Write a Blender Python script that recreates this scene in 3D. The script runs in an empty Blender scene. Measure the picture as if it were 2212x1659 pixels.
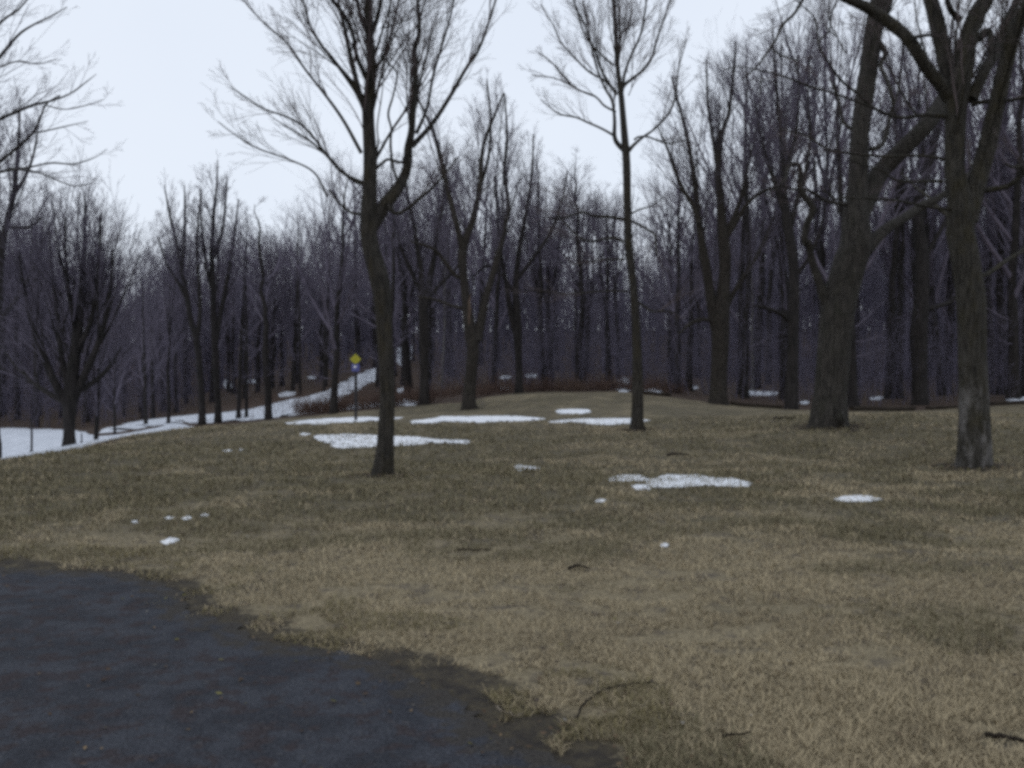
import bpy, math, random
import numpy as np
from mathutils import Vector
from mathutils.geometry import delaunay_2d_cdt

# ------------------------------------------------------------------ basics
sc = bpy.context.scene
COL = sc.collection
rng = np.random.default_rng(11)
random.seed(5)
F, CU, CV, CAMZ = 1995.0, 1106.0, 829.5, 1.6        # measured focal length, centre and eye height


def P(u, v, d):
    return np.array([(u - CU) / F * d, d, CAMZ + (CV - v) / F * d])


def smooth(x, a, b):
    t = np.clip((np.asarray(x, float) - a) / (b - a), 0, 1)
    return t * t * (3 - 2 * t)


_lat = {}


def vnoise(x, y, scale, seed=0):
    g = _lat.setdefault(seed, np.random.default_rng(900 + seed).random((257, 257)))
    x = np.asarray(x, float) / scale + 1000.37
    y = np.asarray(y, float) / scale + 1000.71
    xi = np.floor(x).astype(int); yi = np.floor(y).astype(int)
    fx = x - xi; fy = y - yi
    fx = fx * fx * (3 - 2 * fx); fy = fy * fy * (3 - 2 * fy)
    a = g[xi % 256, yi % 256]; b = g[(xi + 1) % 256, yi % 256]
    c = g[xi % 256, (yi + 1) % 256]; d = g[(xi + 1) % 256, (yi + 1) % 256]
    return (a * (1 - fx) + b * fx) * (1 - fy) + (c * (1 - fx) + d * fx) * fy


def tag(o, label=None, cat=None, group=None, kind=None):
    if label: o['label'] = label
    if cat: o['category'] = cat
    if group: o['group'] = group
    if kind: o['kind'] = kind
    return o


# ------------------------------------------------------------------ terrain
CP = [P(*a) for a in [
    (825, 1033, 16), (1377, 931, 26), (1790, 917, 24), (2105, 1008, 17), (1015, 882, 42), (910, 872, 46),
    (1120, 850, 50), (1150, 851, 44), (1550, 875, 45), (1705, 887, 42), (1990, 874, 50), (720, 894, 45),
    (620, 906, 38), (435, 918, 50), (470, 913, 52), (515, 908, 54), (315, 918, 52), (365, 918, 56),
    (380, 927, 28), (0, 1006, 18), (150, 972, 22), (150, 968, 27), (207, 958, 30), (68, 986, 31),
    (0, 926, 65), (120, 928, 66), (450, 893, 64), (600, 864, 76), (740, 826, 92), (805, 799, 106),
    (1340, 840, 56), (1620, 851, 62), (2200, 863, 52), (1100, 806, 95), (870, 770, 122), (1200, 795, 115),
    (1800, 822, 105), (2300, 828, 100), (300, 858, 112), (0, 882, 110), (560, 830, 115),
    (1200, 890, 33), (850, 906, 33), (1460, 1043, 15.2), (500, 972, 22)]]
CP += [np.array(a, float) for a in [
    (0, 0, 0), (0, -12, 0), (-5, 4, 0), (5, 4, 0), (0, 8, 0), (-7, 10, 0), (9, 10, 0.02), (-12, 5, -.1), (18, 15, .15),
    (-12.5, 22, -.35), (-15, 25, -.8), (-22, 20, -1.5), (-25, 31, -1.5), (-30, 45, -1.6), (-20, 38, -1.2), (-28, 8, -1.2),
    (28, 25, .4), (40, 5, .2), (40, 50, .8), (-60, 40, -1.5), (-60, 0, -1.2), (0, -60, 0), (40, -40, 0),
    (-90, 100, 0), (-75, 150, 5), (-40, 165, 8), (0, 165, 9), (60, 155, 9), (0, 215, 14), (90, 195, 13), (-90, 195, 10), (100, 60, 4), (110, -30, 1), (0, -130, -1), (-120, 0, -1)]]
CP = np.array(CP)


def _U(r2):
    return np.where(r2 > 1e-9, 0.5 * r2 * np.log(np.maximum(r2, 1e-9)), 0.0)


_n = len(CP)
_K = _U(((CP[:, None, :2] - CP[None, :, :2]) ** 2).sum(-1)) + np.eye(_n) * 1.0
_Pm = np.c_[np.ones(_n), CP[:, :2]]
_A = np.block([[_K, _Pm], [_Pm.T, np.zeros((3, 3))]])
_W = np.linalg.solve(_A, np.r_[CP[:, 2], np.zeros(3)])


def tps(x, y):
    x = np.atleast_1d(np.asarray(x, float)); y = np.atleast_1d(np.asarray(y, float))
    r = np.hypot(x, y); k = np.minimum(1, 215 / np.maximum(r, 1e-6))
    x = x * k; y = y * k
    out = np.empty(len(x))
    for i in range(0, len(x), 20000):
        s = slice(i, i + 20000)
        r2 = (x[s, None] - CP[None, :, 0]) ** 2 + (y[s, None] - CP[None, :, 1]) ** 2
        out[s] = _U(r2) @ _W[:_n] + _W[_n] + _W[_n + 1] * x[s] + _W[_n + 2] * y[s]
    return out


def flat(u, v):                                     # a pixel on the near, level ground
    d = CAMZ * F / (v - CV)
    return ((u - CU) / F * d, d)


PATH_POLY = [flat(*a) for a in [
    (-260, 1205), (-120, 1212), (0, 1221), (60, 1230), (130, 1238), (230, 1244), (300, 1252), (345, 1266), (372, 1290),
    (400, 1322), (450, 1342), (520, 1356), (545, 1376), (600, 1402), (680, 1413), (760, 1424), (830, 1434), (905, 1452),
    (960, 1478), (1015, 1502), (1075, 1535), (1120, 1570), (1165, 1605), (1222, 1648), (1270, 1695)]]
PATH_POLY += [(.75, 2.9), (1.1, 1.5), (1.2, -8), (-18, -8), (-18, 7)]


def _ragged(poly, step, amp, seed, closed=True):
    pts = []
    n = len(poly)
    for i in range(n if closed else n - 1):
        a = np.array(poly[i], float); b = np.array(poly[(i + 1) % n], float)
        m = max(1, int(np.hypot(*(b - a)) / step))
        for k in range(m):
            pts.append(a + (b - a) * k / m)
    pts = np.array(pts)
    ns = max(step * 3, amp * 4)
    nx = vnoise(pts[:, 0], pts[:, 1], ns, seed) - .5 + .3 * (vnoise(pts[:, 0], pts[:, 1], step * 1.1, seed + 1) - .5)
    ny = vnoise(pts[:, 0], pts[:, 1], ns, seed + 2) - .5 + .3 * (vnoise(pts[:, 0], pts[:, 1], step * 1.1, seed + 3) - .5)
    return pts + np.c_[nx, ny] * amp * 2


PATH_PTS = _ragged(PATH_POLY, .045, .15, 20)


def inside(x, y, poly):
    x = np.asarray(x, float); y = np.asarray(y, float)
    poly = np.asarray(poly); r = np.zeros(x.shape, bool)
    j = len(poly) - 1
    for i in range(len(poly)):
        xi, yi = poly[i]; xj, yj = poly[j]
        c = ((yi > y) != (yj > y)) & (x < (xj - xi) * (y - yi) / (yj - yi + 1e-12) + xi)
        r ^= c; j = i
    return r


def polydist(x, y, poly):
    x = np.asarray(x, float); y = np.asarray(y, float)
    poly = np.asarray(poly); d = np.full(x.shape, 1e9)
    for i in range(len(poly)):
        a = poly[i]; b = poly[(i + 1) % len(poly)]
        ab = b - a; L = max((ab ** 2).sum(), 1e-12)
        t = np.clip(((x - a[0]) * ab[0] + (y - a[1]) * ab[1]) / L, 0, 1)
        d = np.minimum(d, np.hypot(x - a[0] - t * ab[0], y - a[1] - t * ab[1]))
    return d


def pathdist(x, y):                                 # signed, positive outside the asphalt
    pp = np.array(PATH_POLY)
    d = polydist(x, y, pp)
    return np.where(inside(x, y, pp), -d, d)


def h(x, y):
    sh = np.shape(x)
    x = np.atleast_1d(np.asarray(x, float)).ravel(); y = np.atleast_1d(np.asarray(y, float)).ravel()
    z = tps(x, y)
    near = np.hypot(x, y) < 45
    b = (vnoise(x, y, 4.5, 1) - .5) * .12 + (vnoise(x, y, 1.3, 2) - .5) * .05 + (vnoise(x, y, .4, 3) - .5) * .022
    m = np.ones(len(x))
    m[near] = smooth(pathdist(x[near], y[near]), 0.0, .9)
    z = z + b * m
    return z.reshape(sh) if sh else float(z[0])


def hit(u, v):                                      # where the sight line of a pixel meets the ground
    d = np.concatenate([np.linspace(2.5, 40, 1200), np.linspace(40.05, 165, 1200)])
    x = (u - CU) / F * d; zr = CAMZ + (CV - v) / F * d
    g = h(x, d)
    k = np.argmax(zr < g)
    if not (zr < g).any(): k = len(d) - 1
    return (float(x[k]), float(d[k]))


# ------------------------------------------------------------------ mesh builder
class MB:
    def __init__(s):
        s.v = []; s.f = []; s.n = 0; s.c = []; s.mi = []; s.cur = 0

    def add(s, verts, quads, col=None):
        s.v.append(np.asarray(verts, np.float32).reshape(-1, 3)); s.f.append(np.asarray(quads, np.int64) + s.n); s.mi.append(np.full(len(quads), s.cur, np.int32))
        s.n += len(s.v[-1])
        if col is not None: s.c.append(col)

    def tubes(s, pts, rad, k, flare=None, lump=0.0, seed=0, cap=False):
        pts = np.asarray(pts, float); rad = np.asarray(rad, float)
        if pts.ndim == 2: pts = pts[None]; rad = rad[None]
        n, m, _ = pts.shape
        if n == 0: return
        t = np.empty_like(pts)
        t[:, 1:-1] = pts[:, 2:] - pts[:, :-2]; t[:, 0] = pts[:, 1] - pts[:, 0]; t[:, -1] = pts[:, -1] - pts[:, -2]
        t /= np.maximum(np.linalg.norm(t, axis=2, keepdims=True), 1e-9)
        av = pts[:, -1] - pts[:, 0]
        ref = np.where((np.abs(av[:, 2:3]) > .6 * np.linalg.norm(av, axis=1, keepdims=True)), [[1., .13, .02]], [[.1, .05, 1.]])
        a = ref[:, None, :] - (t * ref[:, None, :]).sum(-1, keepdims=True) * t
        a /= np.maximum(np.linalg.norm(a, axis=2, keepdims=True), 1e-9)
        b = np.cross(t, a)
        th = np.arange(k) / k * 2 * math.pi
        R = np.repeat(rad[:, :, None], k, axis=2)
        if lump:
            q = np.random.default_rng(seed)
            L = np.arange(m)[None, :, None]
            for i in range(4):
                R *= 1 + lump * np.sin((i + 1) * th[None, None, :] + q.uniform(0, 6.3) + L * q.uniform(.15, .9)) * q.uniform(.3, 1) / (1 + .4 * i)
        if flare is not None:
            amt, hgt = flare
            z = pts[:, :, 2] - pts[:, 1:2, 2]
            q = np.random.default_rng(seed + 1)
            e = np.exp(-np.maximum(z, 0) / hgt)[:, :, None]
            R *= 1 + amt * e * (1 + .8 * np.cos(4 * th + q.uniform(0, 6)) [None, None, :] + .5 * np.cos(7 * th + q.uniform(0, 6))[None, None, :]).clip(0, 3) * .7
        ring = pts[:, :, None, :] + R[..., None] * (np.cos(th)[None, None, :, None] * a[:, :, None, :] + np.sin(th)[None, None, :, None] * b[:, :, None, :])
        i = np.arange(n)[:, None, None] * (m * k); j = np.arange(m - 1)[None, :, None] * k
        c = np.arange(k)[None, None, :]; c2 = (c + 1) % k
        q4 = np.stack([i + j + c, i + j + c2, i + j + k + c2, i + j + k + c], -1).reshape(-1, 4)
        s.add(ring.reshape(-1, 3), q4)
        if cap:
            for e in (0, m - 1):
                cen = pts[:, e]
                base = s.n
                s.v.append(cen.astype(np.float32)); s.n += n
                st = base - n * m * k
                idx = st + np.arange(n)[:, None] * m * k + e * k + np.arange(k)[None, :]
                nx = np.roll(idx, -1, axis=1); cc = np.repeat((base + np.arange(n))[:, None], k, 1)
                s.f.append(np.stack([idx, nx, cc, cc], -1).reshape(-1, 4)); s.mi.append(np.full(n * k, s.cur, np.int32))

    def box(s, c, hx, hy, hz, rot=None):
        v = np.array([(x, y, z) for x in (-hx, hx) for y in (-hy, hy) for z in (-hz, hz)], float)
        if rot is not None: v = v @ rot.T
        s.add(v + np.asarray(c), [[0, 1, 3, 2], [4, 6, 7, 5], [0, 4, 5, 1], [2, 3, 7, 6], [0, 2, 6, 4], [1, 5, 7, 3]])

    def mesh(s, name, mat):
        v = np.concatenate(s.v).astype(np.float32); f = np.concatenate(s.f).astype(np.int32)
        me = bpy.data.meshes.new(name)
        tri = f[:, 2] == f[:, 3]
        sizes = np.where(tri, 3, 4).astype(np.int32)
        loops = f.reshape(-1)[np.stack([np.ones(len(f), bool)] * 3 + [~tri], 1).reshape(-1)]
        starts = np.r_[0, np.cumsum(sizes)[:-1]].astype(np.int32)
        me.vertices.add(len(v)); me.vertices.foreach_set('co', v.ravel())
        me.loops.add(len(loops)); me.loops.foreach_set('vertex_index', loops)
        me.polygons.add(len(f)); me.polygons.foreach_set('loop_start', starts)
        me.polygons.foreach_set('use_smooth', np.ones(len(f), bool))
        if s.c:
            at = me.color_attributes.new('tint', 'FLOAT_COLOR', 'POINT')
            c = np.concatenate(s.c); c = np.c_[c, np.ones(len(c))].astype(np.float32)
            at.data.foreach_set('color', c.ravel())
        me.update(calc_edges=True)
        for m_ in (mat if isinstance(mat, (list, tuple)) else [mat]): me.materials.append(m_)
        if isinstance(mat, (list, tuple)): me.polygons.foreach_set('material_index', np.concatenate(s.mi))
        return me

    def build(s, name, mat, parent=None):
        o = bpy.data.objects.new(name, s.mesh(name, mat)); COL.objects.link(o)
        if parent: o.parent = parent
        return o


def empty(name, loc):
    o = bpy.data.objects.new(name, None); COL.objects.link(o); o.location = loc
    o.empty_display_size = .3
    return o


# ------------------------------------------------------------------ materials
def mat(name):
    m = bpy.data.materials.new(name); m.use_nodes = True
    nt = m.node_tree
    b = nt.nodes['Principled BSDF']; b.inputs['Roughness'].default_value = .9
    b.inputs['Specular IOR Level'].default_value = .2
    return m, nt, b


def noise(nt, vec, scale, detail=4, rough=.6, dim='3D'):
    n = nt.nodes.new('ShaderNodeTexNoise'); n.inputs['Scale'].default_value = scale
    n.inputs['Detail'].default_value = detail; n.inputs['Roughness'].default_value = rough
    nt.links.new(vec, n.inputs['Vector']); return n.outputs['Fac']


def ramp(nt, fac, a, b, ca=(0, 0, 0, 1), cb=(1, 1, 1, 1)):
    r = nt.nodes.new('ShaderNodeValToRGB'); e = r.color_ramp.elements
    e[0].position = a; e[1].position = b; e[0].color = ca; e[1].color = cb
    nt.links.new(fac, r.inputs['Fac']); return r.outputs['Color']


def mix(nt, fac, a, b, mode='MIX'):
    m = nt.nodes.new('ShaderNodeMix'); m.data_type = 'RGBA'; m.blend_type = mode
    for s, val in ((0, fac), (6, a), (7, b)):
        if isinstance(val, (int, float)): m.inputs[s].default_value = val
        elif isinstance(val, tuple): m.inputs[s].default_value = (*val, 1) if len(val) == 3 else val
        else: nt.links.new(val, m.inputs[s])
    return m.outputs[2]


def math_(nt, op, a, b):
    m = nt.nodes.new('ShaderNodeMath'); m.operation = op
    for i, val in enumerate((a, b)):
        if isinstance(val, (int, float)): m.inputs[i].default_value = val
        else: nt.links.new(val, m.inputs[i])
    return m.outputs[0]


def bump(nt, b, hgt, strength, dist=.02):
    n = nt.nodes.new('ShaderNodeBump'); n.inputs['Strength'].default_value = strength
    n.inputs['Distance'].default_value = dist
    nt.links.new(hgt, n.inputs['Height']); nt.links.new(n.outputs['Normal'], b.inputs['Normal'])


def position(nt, scale=(1, 1, 1), obj=False):
    if obj:
        t = nt.nodes.new('ShaderNodeTexCoord').outputs['Object']
    else:
        t = nt.nodes.new('ShaderNodeNewGeometry').outputs['Position']
    m = nt.nodes.new('ShaderNodeMapping'); m.inputs['Scale'].default_value = scale
    nt.links.new(t, m.inputs['Vector']); return m.outputs['Vector']


def attr(nt, name):
    a = nt.nodes.new('ShaderNodeAttribute'); a.attribute_name = name; return a


def bark(name, dark, light, moss=(.06, .065, .025), mossamt=.35, pale=None, palez=2.2, fine=1.0):
    m, nt, b = mat(name)
    v = position(nt, (1, 1, .16), True); v2 = position(nt, (1, 1, .45), True); v3 = position(nt, (1, 1, 1), True)
    n1 = noise(nt, v, 20 * fine, 6, .75); n2 = noise(nt, v2, 5, 4, .6); n3 = noise(nt, v3, 1.3, 3)
    c = mix(nt, ramp(nt, n1, .38, .62), dark, light)
    c = mix(nt, math_(nt, 'MULTIPLY', ramp(nt, n2, .48, .66), mossamt), c, moss)
    oi = nt.nodes.new('ShaderNodeObjectInfo')
    c = mix(nt, .55, c, mix(nt, ramp(nt, n3, .35, .65), c, mix(nt, 1.0, c, (.55, .52, .5), 'MULTIPLY')))
    c = mix(nt, math_(nt, 'MULTIPLY', oi.outputs['Random'], .35), c, mix(nt, 1.0, c, (.6, .58, .62), 'MULTIPLY'))
    if pale:
        sx = nt.nodes.new('ShaderNodeSeparateXYZ')
        nt.links.new(position(nt, obj=True), sx.inputs[0])
        low = ramp(nt, math_(nt, 'DIVIDE', sx.outputs[2], palez * 2), .3, .55, (1, 1, 1, 1), (0, 0, 0, 1))
        pn = ramp(nt, noise(nt, v2, 3.4, 5, .75), .46, .62)
        c = mix(nt, math_(nt, 'MULTIPLY', pn, low), c, pale)
    nt.links.new(c, b.inputs['Base Color'])
    bump(nt, b, math_(nt, 'ADD', n1, math_(nt, 'MULTIPLY', n2, .6)), 1.0, .07)
    return m


def wood(name, ca, cb):
    m, nt, b = mat(name)
    oi = nt.nodes.new('ShaderNodeObjectInfo')
    v = position(nt, (1, 1, 1), True)
    c = mix(nt, ramp(nt, noise(nt, v, .9, 2), .35, .65), ca, cb)
    c = mix(nt, math_(nt, 'MULTIPLY', oi.outputs['Random'], .4), c, mix(nt, 1.0, c, (.65, .62, .66), 'MULTIPLY'))
    nt.links.new(c, b.inputs['Base Color'])
    b.inputs['Specular IOR Level'].default_value = .1
    return m


M = {}
M['bark'] = bark('bark_grey_brown', (.018, .016, .014), (.064, .056, .048), (.040, .037, .024), .3)
M['bark_moss'] = bark('bark_mossy', (.018, .017, .015), (.070, .064, .055), (.050, .040, .018), .45)
M['bark_big'] = bark('bark_old_maple', (.018, .017, .015), (.082, .075, .066), (.036, .037, .024), .4)
M['bark_pale'] = bark('bark_peeling', (.020, .019, .016), (.078, .073, .062), (.046, .040, .018), .5, (.155, .148, .143), 1.9)
M['bark_far'] = bark('bark_wood', (.014, .013, .013), (.042, .037, .036), (.028, .027, .022), .3, fine=.5)
M['bark_birch'] = bark('bark_birch', (.10, .095, .09), (.24, .23, .225), (.08, .08, .07), .3)
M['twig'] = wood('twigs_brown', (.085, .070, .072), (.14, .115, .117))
M['twig_far'] = wood('twigs_purple_brown_hazed', (.094, .085, .112), (.155, .140, .178))  # bluish lift of a thin haze put into the twig colour
M['twig_haze'] = wood('far_twigs_mauve_hazed', (.096, .088, .122), (.160, .148, .192))  # bluer again, distance haze painted into the far twigs
M['brush'] = wood('red_brown_brush', (.070, .044, .038), (.15, .105, .082))
M['stick'] = bark('dead_stick', (.020, .015, .011), (.05, .038, .028), mossamt=.1)
M['stick_pale'] = bark('pale_stick', (.22, .18, .13), (.36, .31, .24), mossamt=.0)

M['scar'] = bark('bare_wood_scar', (.09, .065, .05), (.16, .12, .095), mossamt=.0)
# --- ground
m, nt, b = mat('winter_lawn')
v = position(nt); vs = position(nt, (1, .55, 1))
nL = noise(nt, v, .16, 3); nM = noise(nt, vs, .9, 4); nF = noise(nt, v, 6.5, 5, .7); nT = noise(nt, v, 34, 4, .75)
straw = mix(nt, ramp(nt, nT, .34, .68), (.135, .110, .069), (.325, .27, .172))
green = mix(nt, ramp(nt, nT, .34, .68), (.066, .057, .036), (.168, .143, .089))
soil = mix(nt, ramp(nt, nT, .3, .7), (.05, .042, .036), (.13, .108, .086))
dry_lit = attr(nt, 'dry_lit')
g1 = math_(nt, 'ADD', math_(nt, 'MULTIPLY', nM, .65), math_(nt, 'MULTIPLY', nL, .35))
g1 = math_(nt, 'ADD', g1, math_(nt, 'MULTIPLY', math_(nt, 'SUBTRACT', .5, dry_lit.outputs['Fac']), .26))
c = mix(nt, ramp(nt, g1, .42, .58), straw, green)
c = mix(nt, math_(nt, 'MULTIPLY', ramp(nt, math_(nt, 'ADD', math_(nt, 'MULTIPLY', nF, .6), math_(nt, 'MULTIPLY', noise(nt, vs, 2.6, 5, .7), .4)), .50, .60), .8), c, soil)
litter = mix(nt, ramp(nt, nF, .3, .7), (.030, .022, .018), mix(nt, ramp(nt, nT, .4, .6), (.055, .036, .026), (.12, .08, .058)))
fo = attr(nt, 'forest')
c = mix(nt, ramp(nt, math_(nt, 'ADD', fo.outputs['Fac'], math_(nt, 'MULTIPLY', math_(nt, 'SUBTRACT', nM, .5), .6)), .4, .6), c, litter)
di = attr(nt, 'dirt')
dirt = mix(nt, ramp(nt, nF, .35, .7), (.028, .024, .022), mix(nt, ramp(nt, nT, .4, .62), (.06, .05, .037), (.125, .102, .058)))
c = mix(nt, ramp(nt, math_(nt, 'ADD', di.outputs['Fac'], math_(nt, 'MULTIPLY', math_(nt, 'SUBTRACT', nF, .5), 1.1)), .42, .62), c, dirt)
nt.links.new(c, b.inputs['Base Color'])
bump(nt, b, math_(nt, 'ADD', nF, nT), .8, .03)
M['lawn'] = m

m, nt, b = mat('worn_asphalt')
v = position(nt); vs = position(nt, (.7, 1.6, 1))
n1 = noise(nt, v, 2.6, 4, .6); n2 = noise(nt, v, 6.5, 4, .62); n3 = noise(nt, v, 60, 4, .75)
c = mix(nt, ramp(nt, n3, .34, .68), (.019, .021, .026), (.080, .085, .102))
c = mix(nt, math_(nt, 'MULTIPLY', ramp(nt, n1, .44, .58), .6), c, mix(nt, ramp(nt, n3, .35, .7), (.009, .010, .014), (.038, .041, .050)))
c = mix(nt, math_(nt, 'MULTIPLY', ramp(nt, n2, .50, .60), .85), c, mix(nt, ramp(nt, n3, .35, .66), (.018, .014, .015), (.070, .057, .060)))
c = mix(nt, math_(nt, 'MULTIPLY', ramp(nt, noise(nt, v, 38, 2, .5), .64, .70), .35), c, (.13, .125, .12))
ed = attr(nt, 'edge')
ef = ramp(nt, math_(nt, 'ADD', math_(nt, 'MULTIPLY', ed.outputs['Fac'], .8), math_(nt, 'MULTIPLY', math_(nt, 'SUBTRACT', n2, .5), 1.6)), .48, .72)
c = mix(nt, ef, c, mix(nt, ramp(nt, n3, .35, .66), (.022, .020, .020), (.080, .072, .062)))
nt.links.new(c, b.inputs['Base Color'])
nt.links.new(ramp(nt, n2, .3, .7, (.70, .70, .70, 1), (.95, .95, .95, 1)), b.inputs['Roughness'])
b.inputs['Specular IOR Level'].default_value = .12
bump(nt, b, math_(nt, 'ADD', n3, math_(nt, 'MULTIPLY', n2, 2.)), .9, .015)
M['asphalt'] = m


def snowmat(name, ca, cb, dirtc, amt):
    m, nt, b = mat(name)
    v = position(nt)
    n1 = noise(nt, v, 2.2, 4); n2 = noise(nt, v, 24, 4, .7)
    c = mix(nt, ramp(nt, n1, .35, .65), ca, cb)
    c = mix(nt, math_(nt, 'MULTIPLY', ramp(nt, n2, .60, .74), amt), c, dirtc)
    nt.links.new(c, b.inputs['Base Color']); b.inputs['Roughness'].default_value = .7
    bump(nt, b, n2, .5, .03)
    return m


M['snow'] = snowmat('clean_snow', (.74, .77, .82), (.86, .88, .91), (.38, .35, .31), .65)
M['oldsnow'] = snowmat('old_granular_snow', (.47, .50, .55), (.66, .69, .75), (.25, .22, .2), .6)

m, nt, b = mat('grass_blades')
a = attr(nt, 'tint'); nt.links.new(a.outputs['Color'], b.inputs['Base Color'])
b.inputs['Specular IOR Level'].default_value = .1
M['blades'] = m


def paint(name, c, rough=.5):
    m, nt, b = mat(name)
    v = position(nt, obj=True)
    nt.links.new(mix(nt, ramp(nt, noise(nt, v, 14, 4), .4, .75), c, tuple(k * .75 for k in c)), b.inputs['Base Color'])
    b.inputs['Roughness'].default_value = rough
    return m


M['yellow'] = paint('yellow_sign_face', (.34, .32, .03))
M['blue'] = paint('blue_sign_face', (.09, .10, .28))
M['white'] = paint('white_sign_mark', (.7, .7, .78))
M['post'] = paint('dark_post', (.03, .028, .03), .8)
M['metal'] = paint('grey_sign_back', (.25, .25, .26))

# ------------------------------------------------------------------ ground sheet
LAWN_EDGE = [(-14, -40), (-12.5, 0), (-11.2, 16), (-11.0, 24), (-11.4, 33), (-12.6, 40), (-11.5, 46)]
LAWN_EDGE += [tuple(P(u, 0, d)[:2]) for u, d in [(720, 45.5), (800, 45), (900, 45.5), (960, 45), (1010, 45), (1120, 50), (1200, 51),
                                               (1340, 50), (1420, 48), (1550, 46), (1700, 42.5), (1830, 41), (1970, 43), (2120, 46), (2250, 48)]]
LAWN_EDGE += [(45, 50), (60, 20), (60, -40)]
t = np.linspace(-1, 1, 420)
gx = np.sinh(t * 6.1) / np.sinh(6.1) * 620
ty = np.linspace(-1, 1, 460)
gy = np.sinh(ty * 6.0) / np.sinh(6.0) * 620 + 6
X, Y = np.meshgrid(gx, gy)
x = X.ravel(); y = Y.ravel()
z = h(x, y)
nr, ncl = X.shape
idx = np.arange(nr * ncl).reshape(nr, ncl)
g = MB(); g.add(np.c_[x, y, z], np.stack([idx[:-1, :-1], idx[:-1, 1:], idx[1:, 1:], idx[1:, :-1]], -1).reshape(-1, 4))
ground = g.build('ground', M['lawn']); tag(ground, kind='structure')
fo = 1 - inside(x, y, LAWN_EDGE).astype(float)
de = polydist(x, y, LAWN_EDGE)
fo = np.where(fo > 0, .5 + .5 * smooth(de, 0, 1.2), .5 - .5 * smooth(de, 0, .8))
pdv = np.full(len(x), 99.); nearm = np.hypot(x, y) < 30; pdv[nearm] = pathdist(x[nearm], y[nearm])
di = 1 - smooth(pdv, -.05, .62)
for bx, by, br in [(-2.25, 16, .22), (3.53, 26, .24), (8.2, 24, .55), (8.5, 17, .36), (-1.9, 42, .3), (10, 45, .4), (12.7, 42, .3), (-4.4, 46, .3)]:
    di = np.maximum(di, 1.05 * (1 - smooth(np.hypot(x - bx, y - by), br * .9, br + .75)))
dry_litv = .22 + .80 * np.exp(-(((x - 1.2) / 4.5) ** 2 + ((y - 6.5) / 3.6) ** 2)) + .25 * np.exp(-(((x + 4) / 4) ** 2 + ((y - 9.5) / 1.6) ** 2)) + .18 * smooth(y, 24, 40)  # drier straw near the camera, open-sky brightness also put into its tone
for nm, val in (('forest', fo), ('dirt', di), ('dry_lit', np.clip(dry_litv, 0, 1))):
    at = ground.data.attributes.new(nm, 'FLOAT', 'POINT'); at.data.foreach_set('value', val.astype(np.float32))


# ------------------------------------------------------------------ draped sheets (path, snow)
def sheet(name, poly, spacing, rag, seed, thick, material, lift=.004, hole=.0):
    pts = _ragged(poly, rag[0], rag[1], seed) if rag else np.array(poly, float)
    n = len(pts)
    lo = pts.min(0); hi = pts.max(0)
    gx, gy = np.meshgrid(np.arange(lo[0], hi[0], spacing), np.arange(lo[1], hi[1], spacing))
    q = np.c_[gx.ravel(), gy.ravel()] + (np.random.default_rng(seed).random((gx.size, 2)) - .5) * spacing * .6
    if len(q):
        ok = inside(q[:, 0], q[:, 1], pts); q = q[ok]
        if len(q): q = q[polydist(q[:, 0], q[:, 1], pts) > spacing * .3]
    allp = [Vector(p) for p in np.r_[pts, q]]
    vo, eo, fo_, ov, oe, of = delaunay_2d_cdt(allp, [(i, (i + 1) % n) for i in range(n)], [], 1, 1e-5)
    vo = np.array([tuple(p) for p in vo])
    d = polydist(vo[:, 0], vo[:, 1], pts)
    z = h(vo[:, 0], vo[:, 1])
    prof = thick * np.sqrt(np.clip(d / max(thick * 3.0, 1e-6), 0, 1)) if thick > 0 else 0
    if thick > 0: prof = prof * (.7 + .6 * vnoise(vo[:, 0], vo[:, 1], max(.3, thick * 5), seed % 50 + 60))
    f = [tuple(q_) for q_ in fo_ if len(q_) == 3]
    f = np.array(f)
    e1 = vo[f[:, 1]] - vo[f[:, 0]]; e2 = vo[f[:, 2]] - vo[f[:, 0]]
    fl = (e1[:, 0] * e2[:, 1] - e1[:, 1] * e2[:, 0]) < 0
    f[fl] = f[fl][:, ::-1]
    if hole > 0:
        c = vo[f].mean(1); dc = polydist(c[:, 0], c[:, 1], pts)
        f = f[~((vnoise(c[:, 0], c[:, 1], hole, seed % 40 + 100) > .72) & (dc < hole * 1.5))]
    org = np.r_[vo.mean(0), 0.]; org[2] = h(org[0], org[1])
    b_ = MB(); b_.add(np.c_[vo, z + lift + prof] - org, np.c_[f, f[:, 2]])
    o = b_.build(name, material); o.location = org
    return o


asph = sheet('asphalt_path', PATH_PTS, .16, None, 3, 0, M['asphalt'], .012)
tag(asph, kind='structure')
_c = np.empty(len(asph.data.vertices) * 3, np.float32); asph.data.vertices.foreach_get('co', _c); _c = _c.reshape(-1, 3)
_at = asph.data.attributes.new('edge', 'FLOAT', 'POINT')
_at.data.foreach_set('value', (1 - smooth(polydist(_c[:, 0] + asph.location.x, _c[:, 1] + asph.location.y, PATH_PTS), 0, .5)).astype(np.float32))

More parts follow.
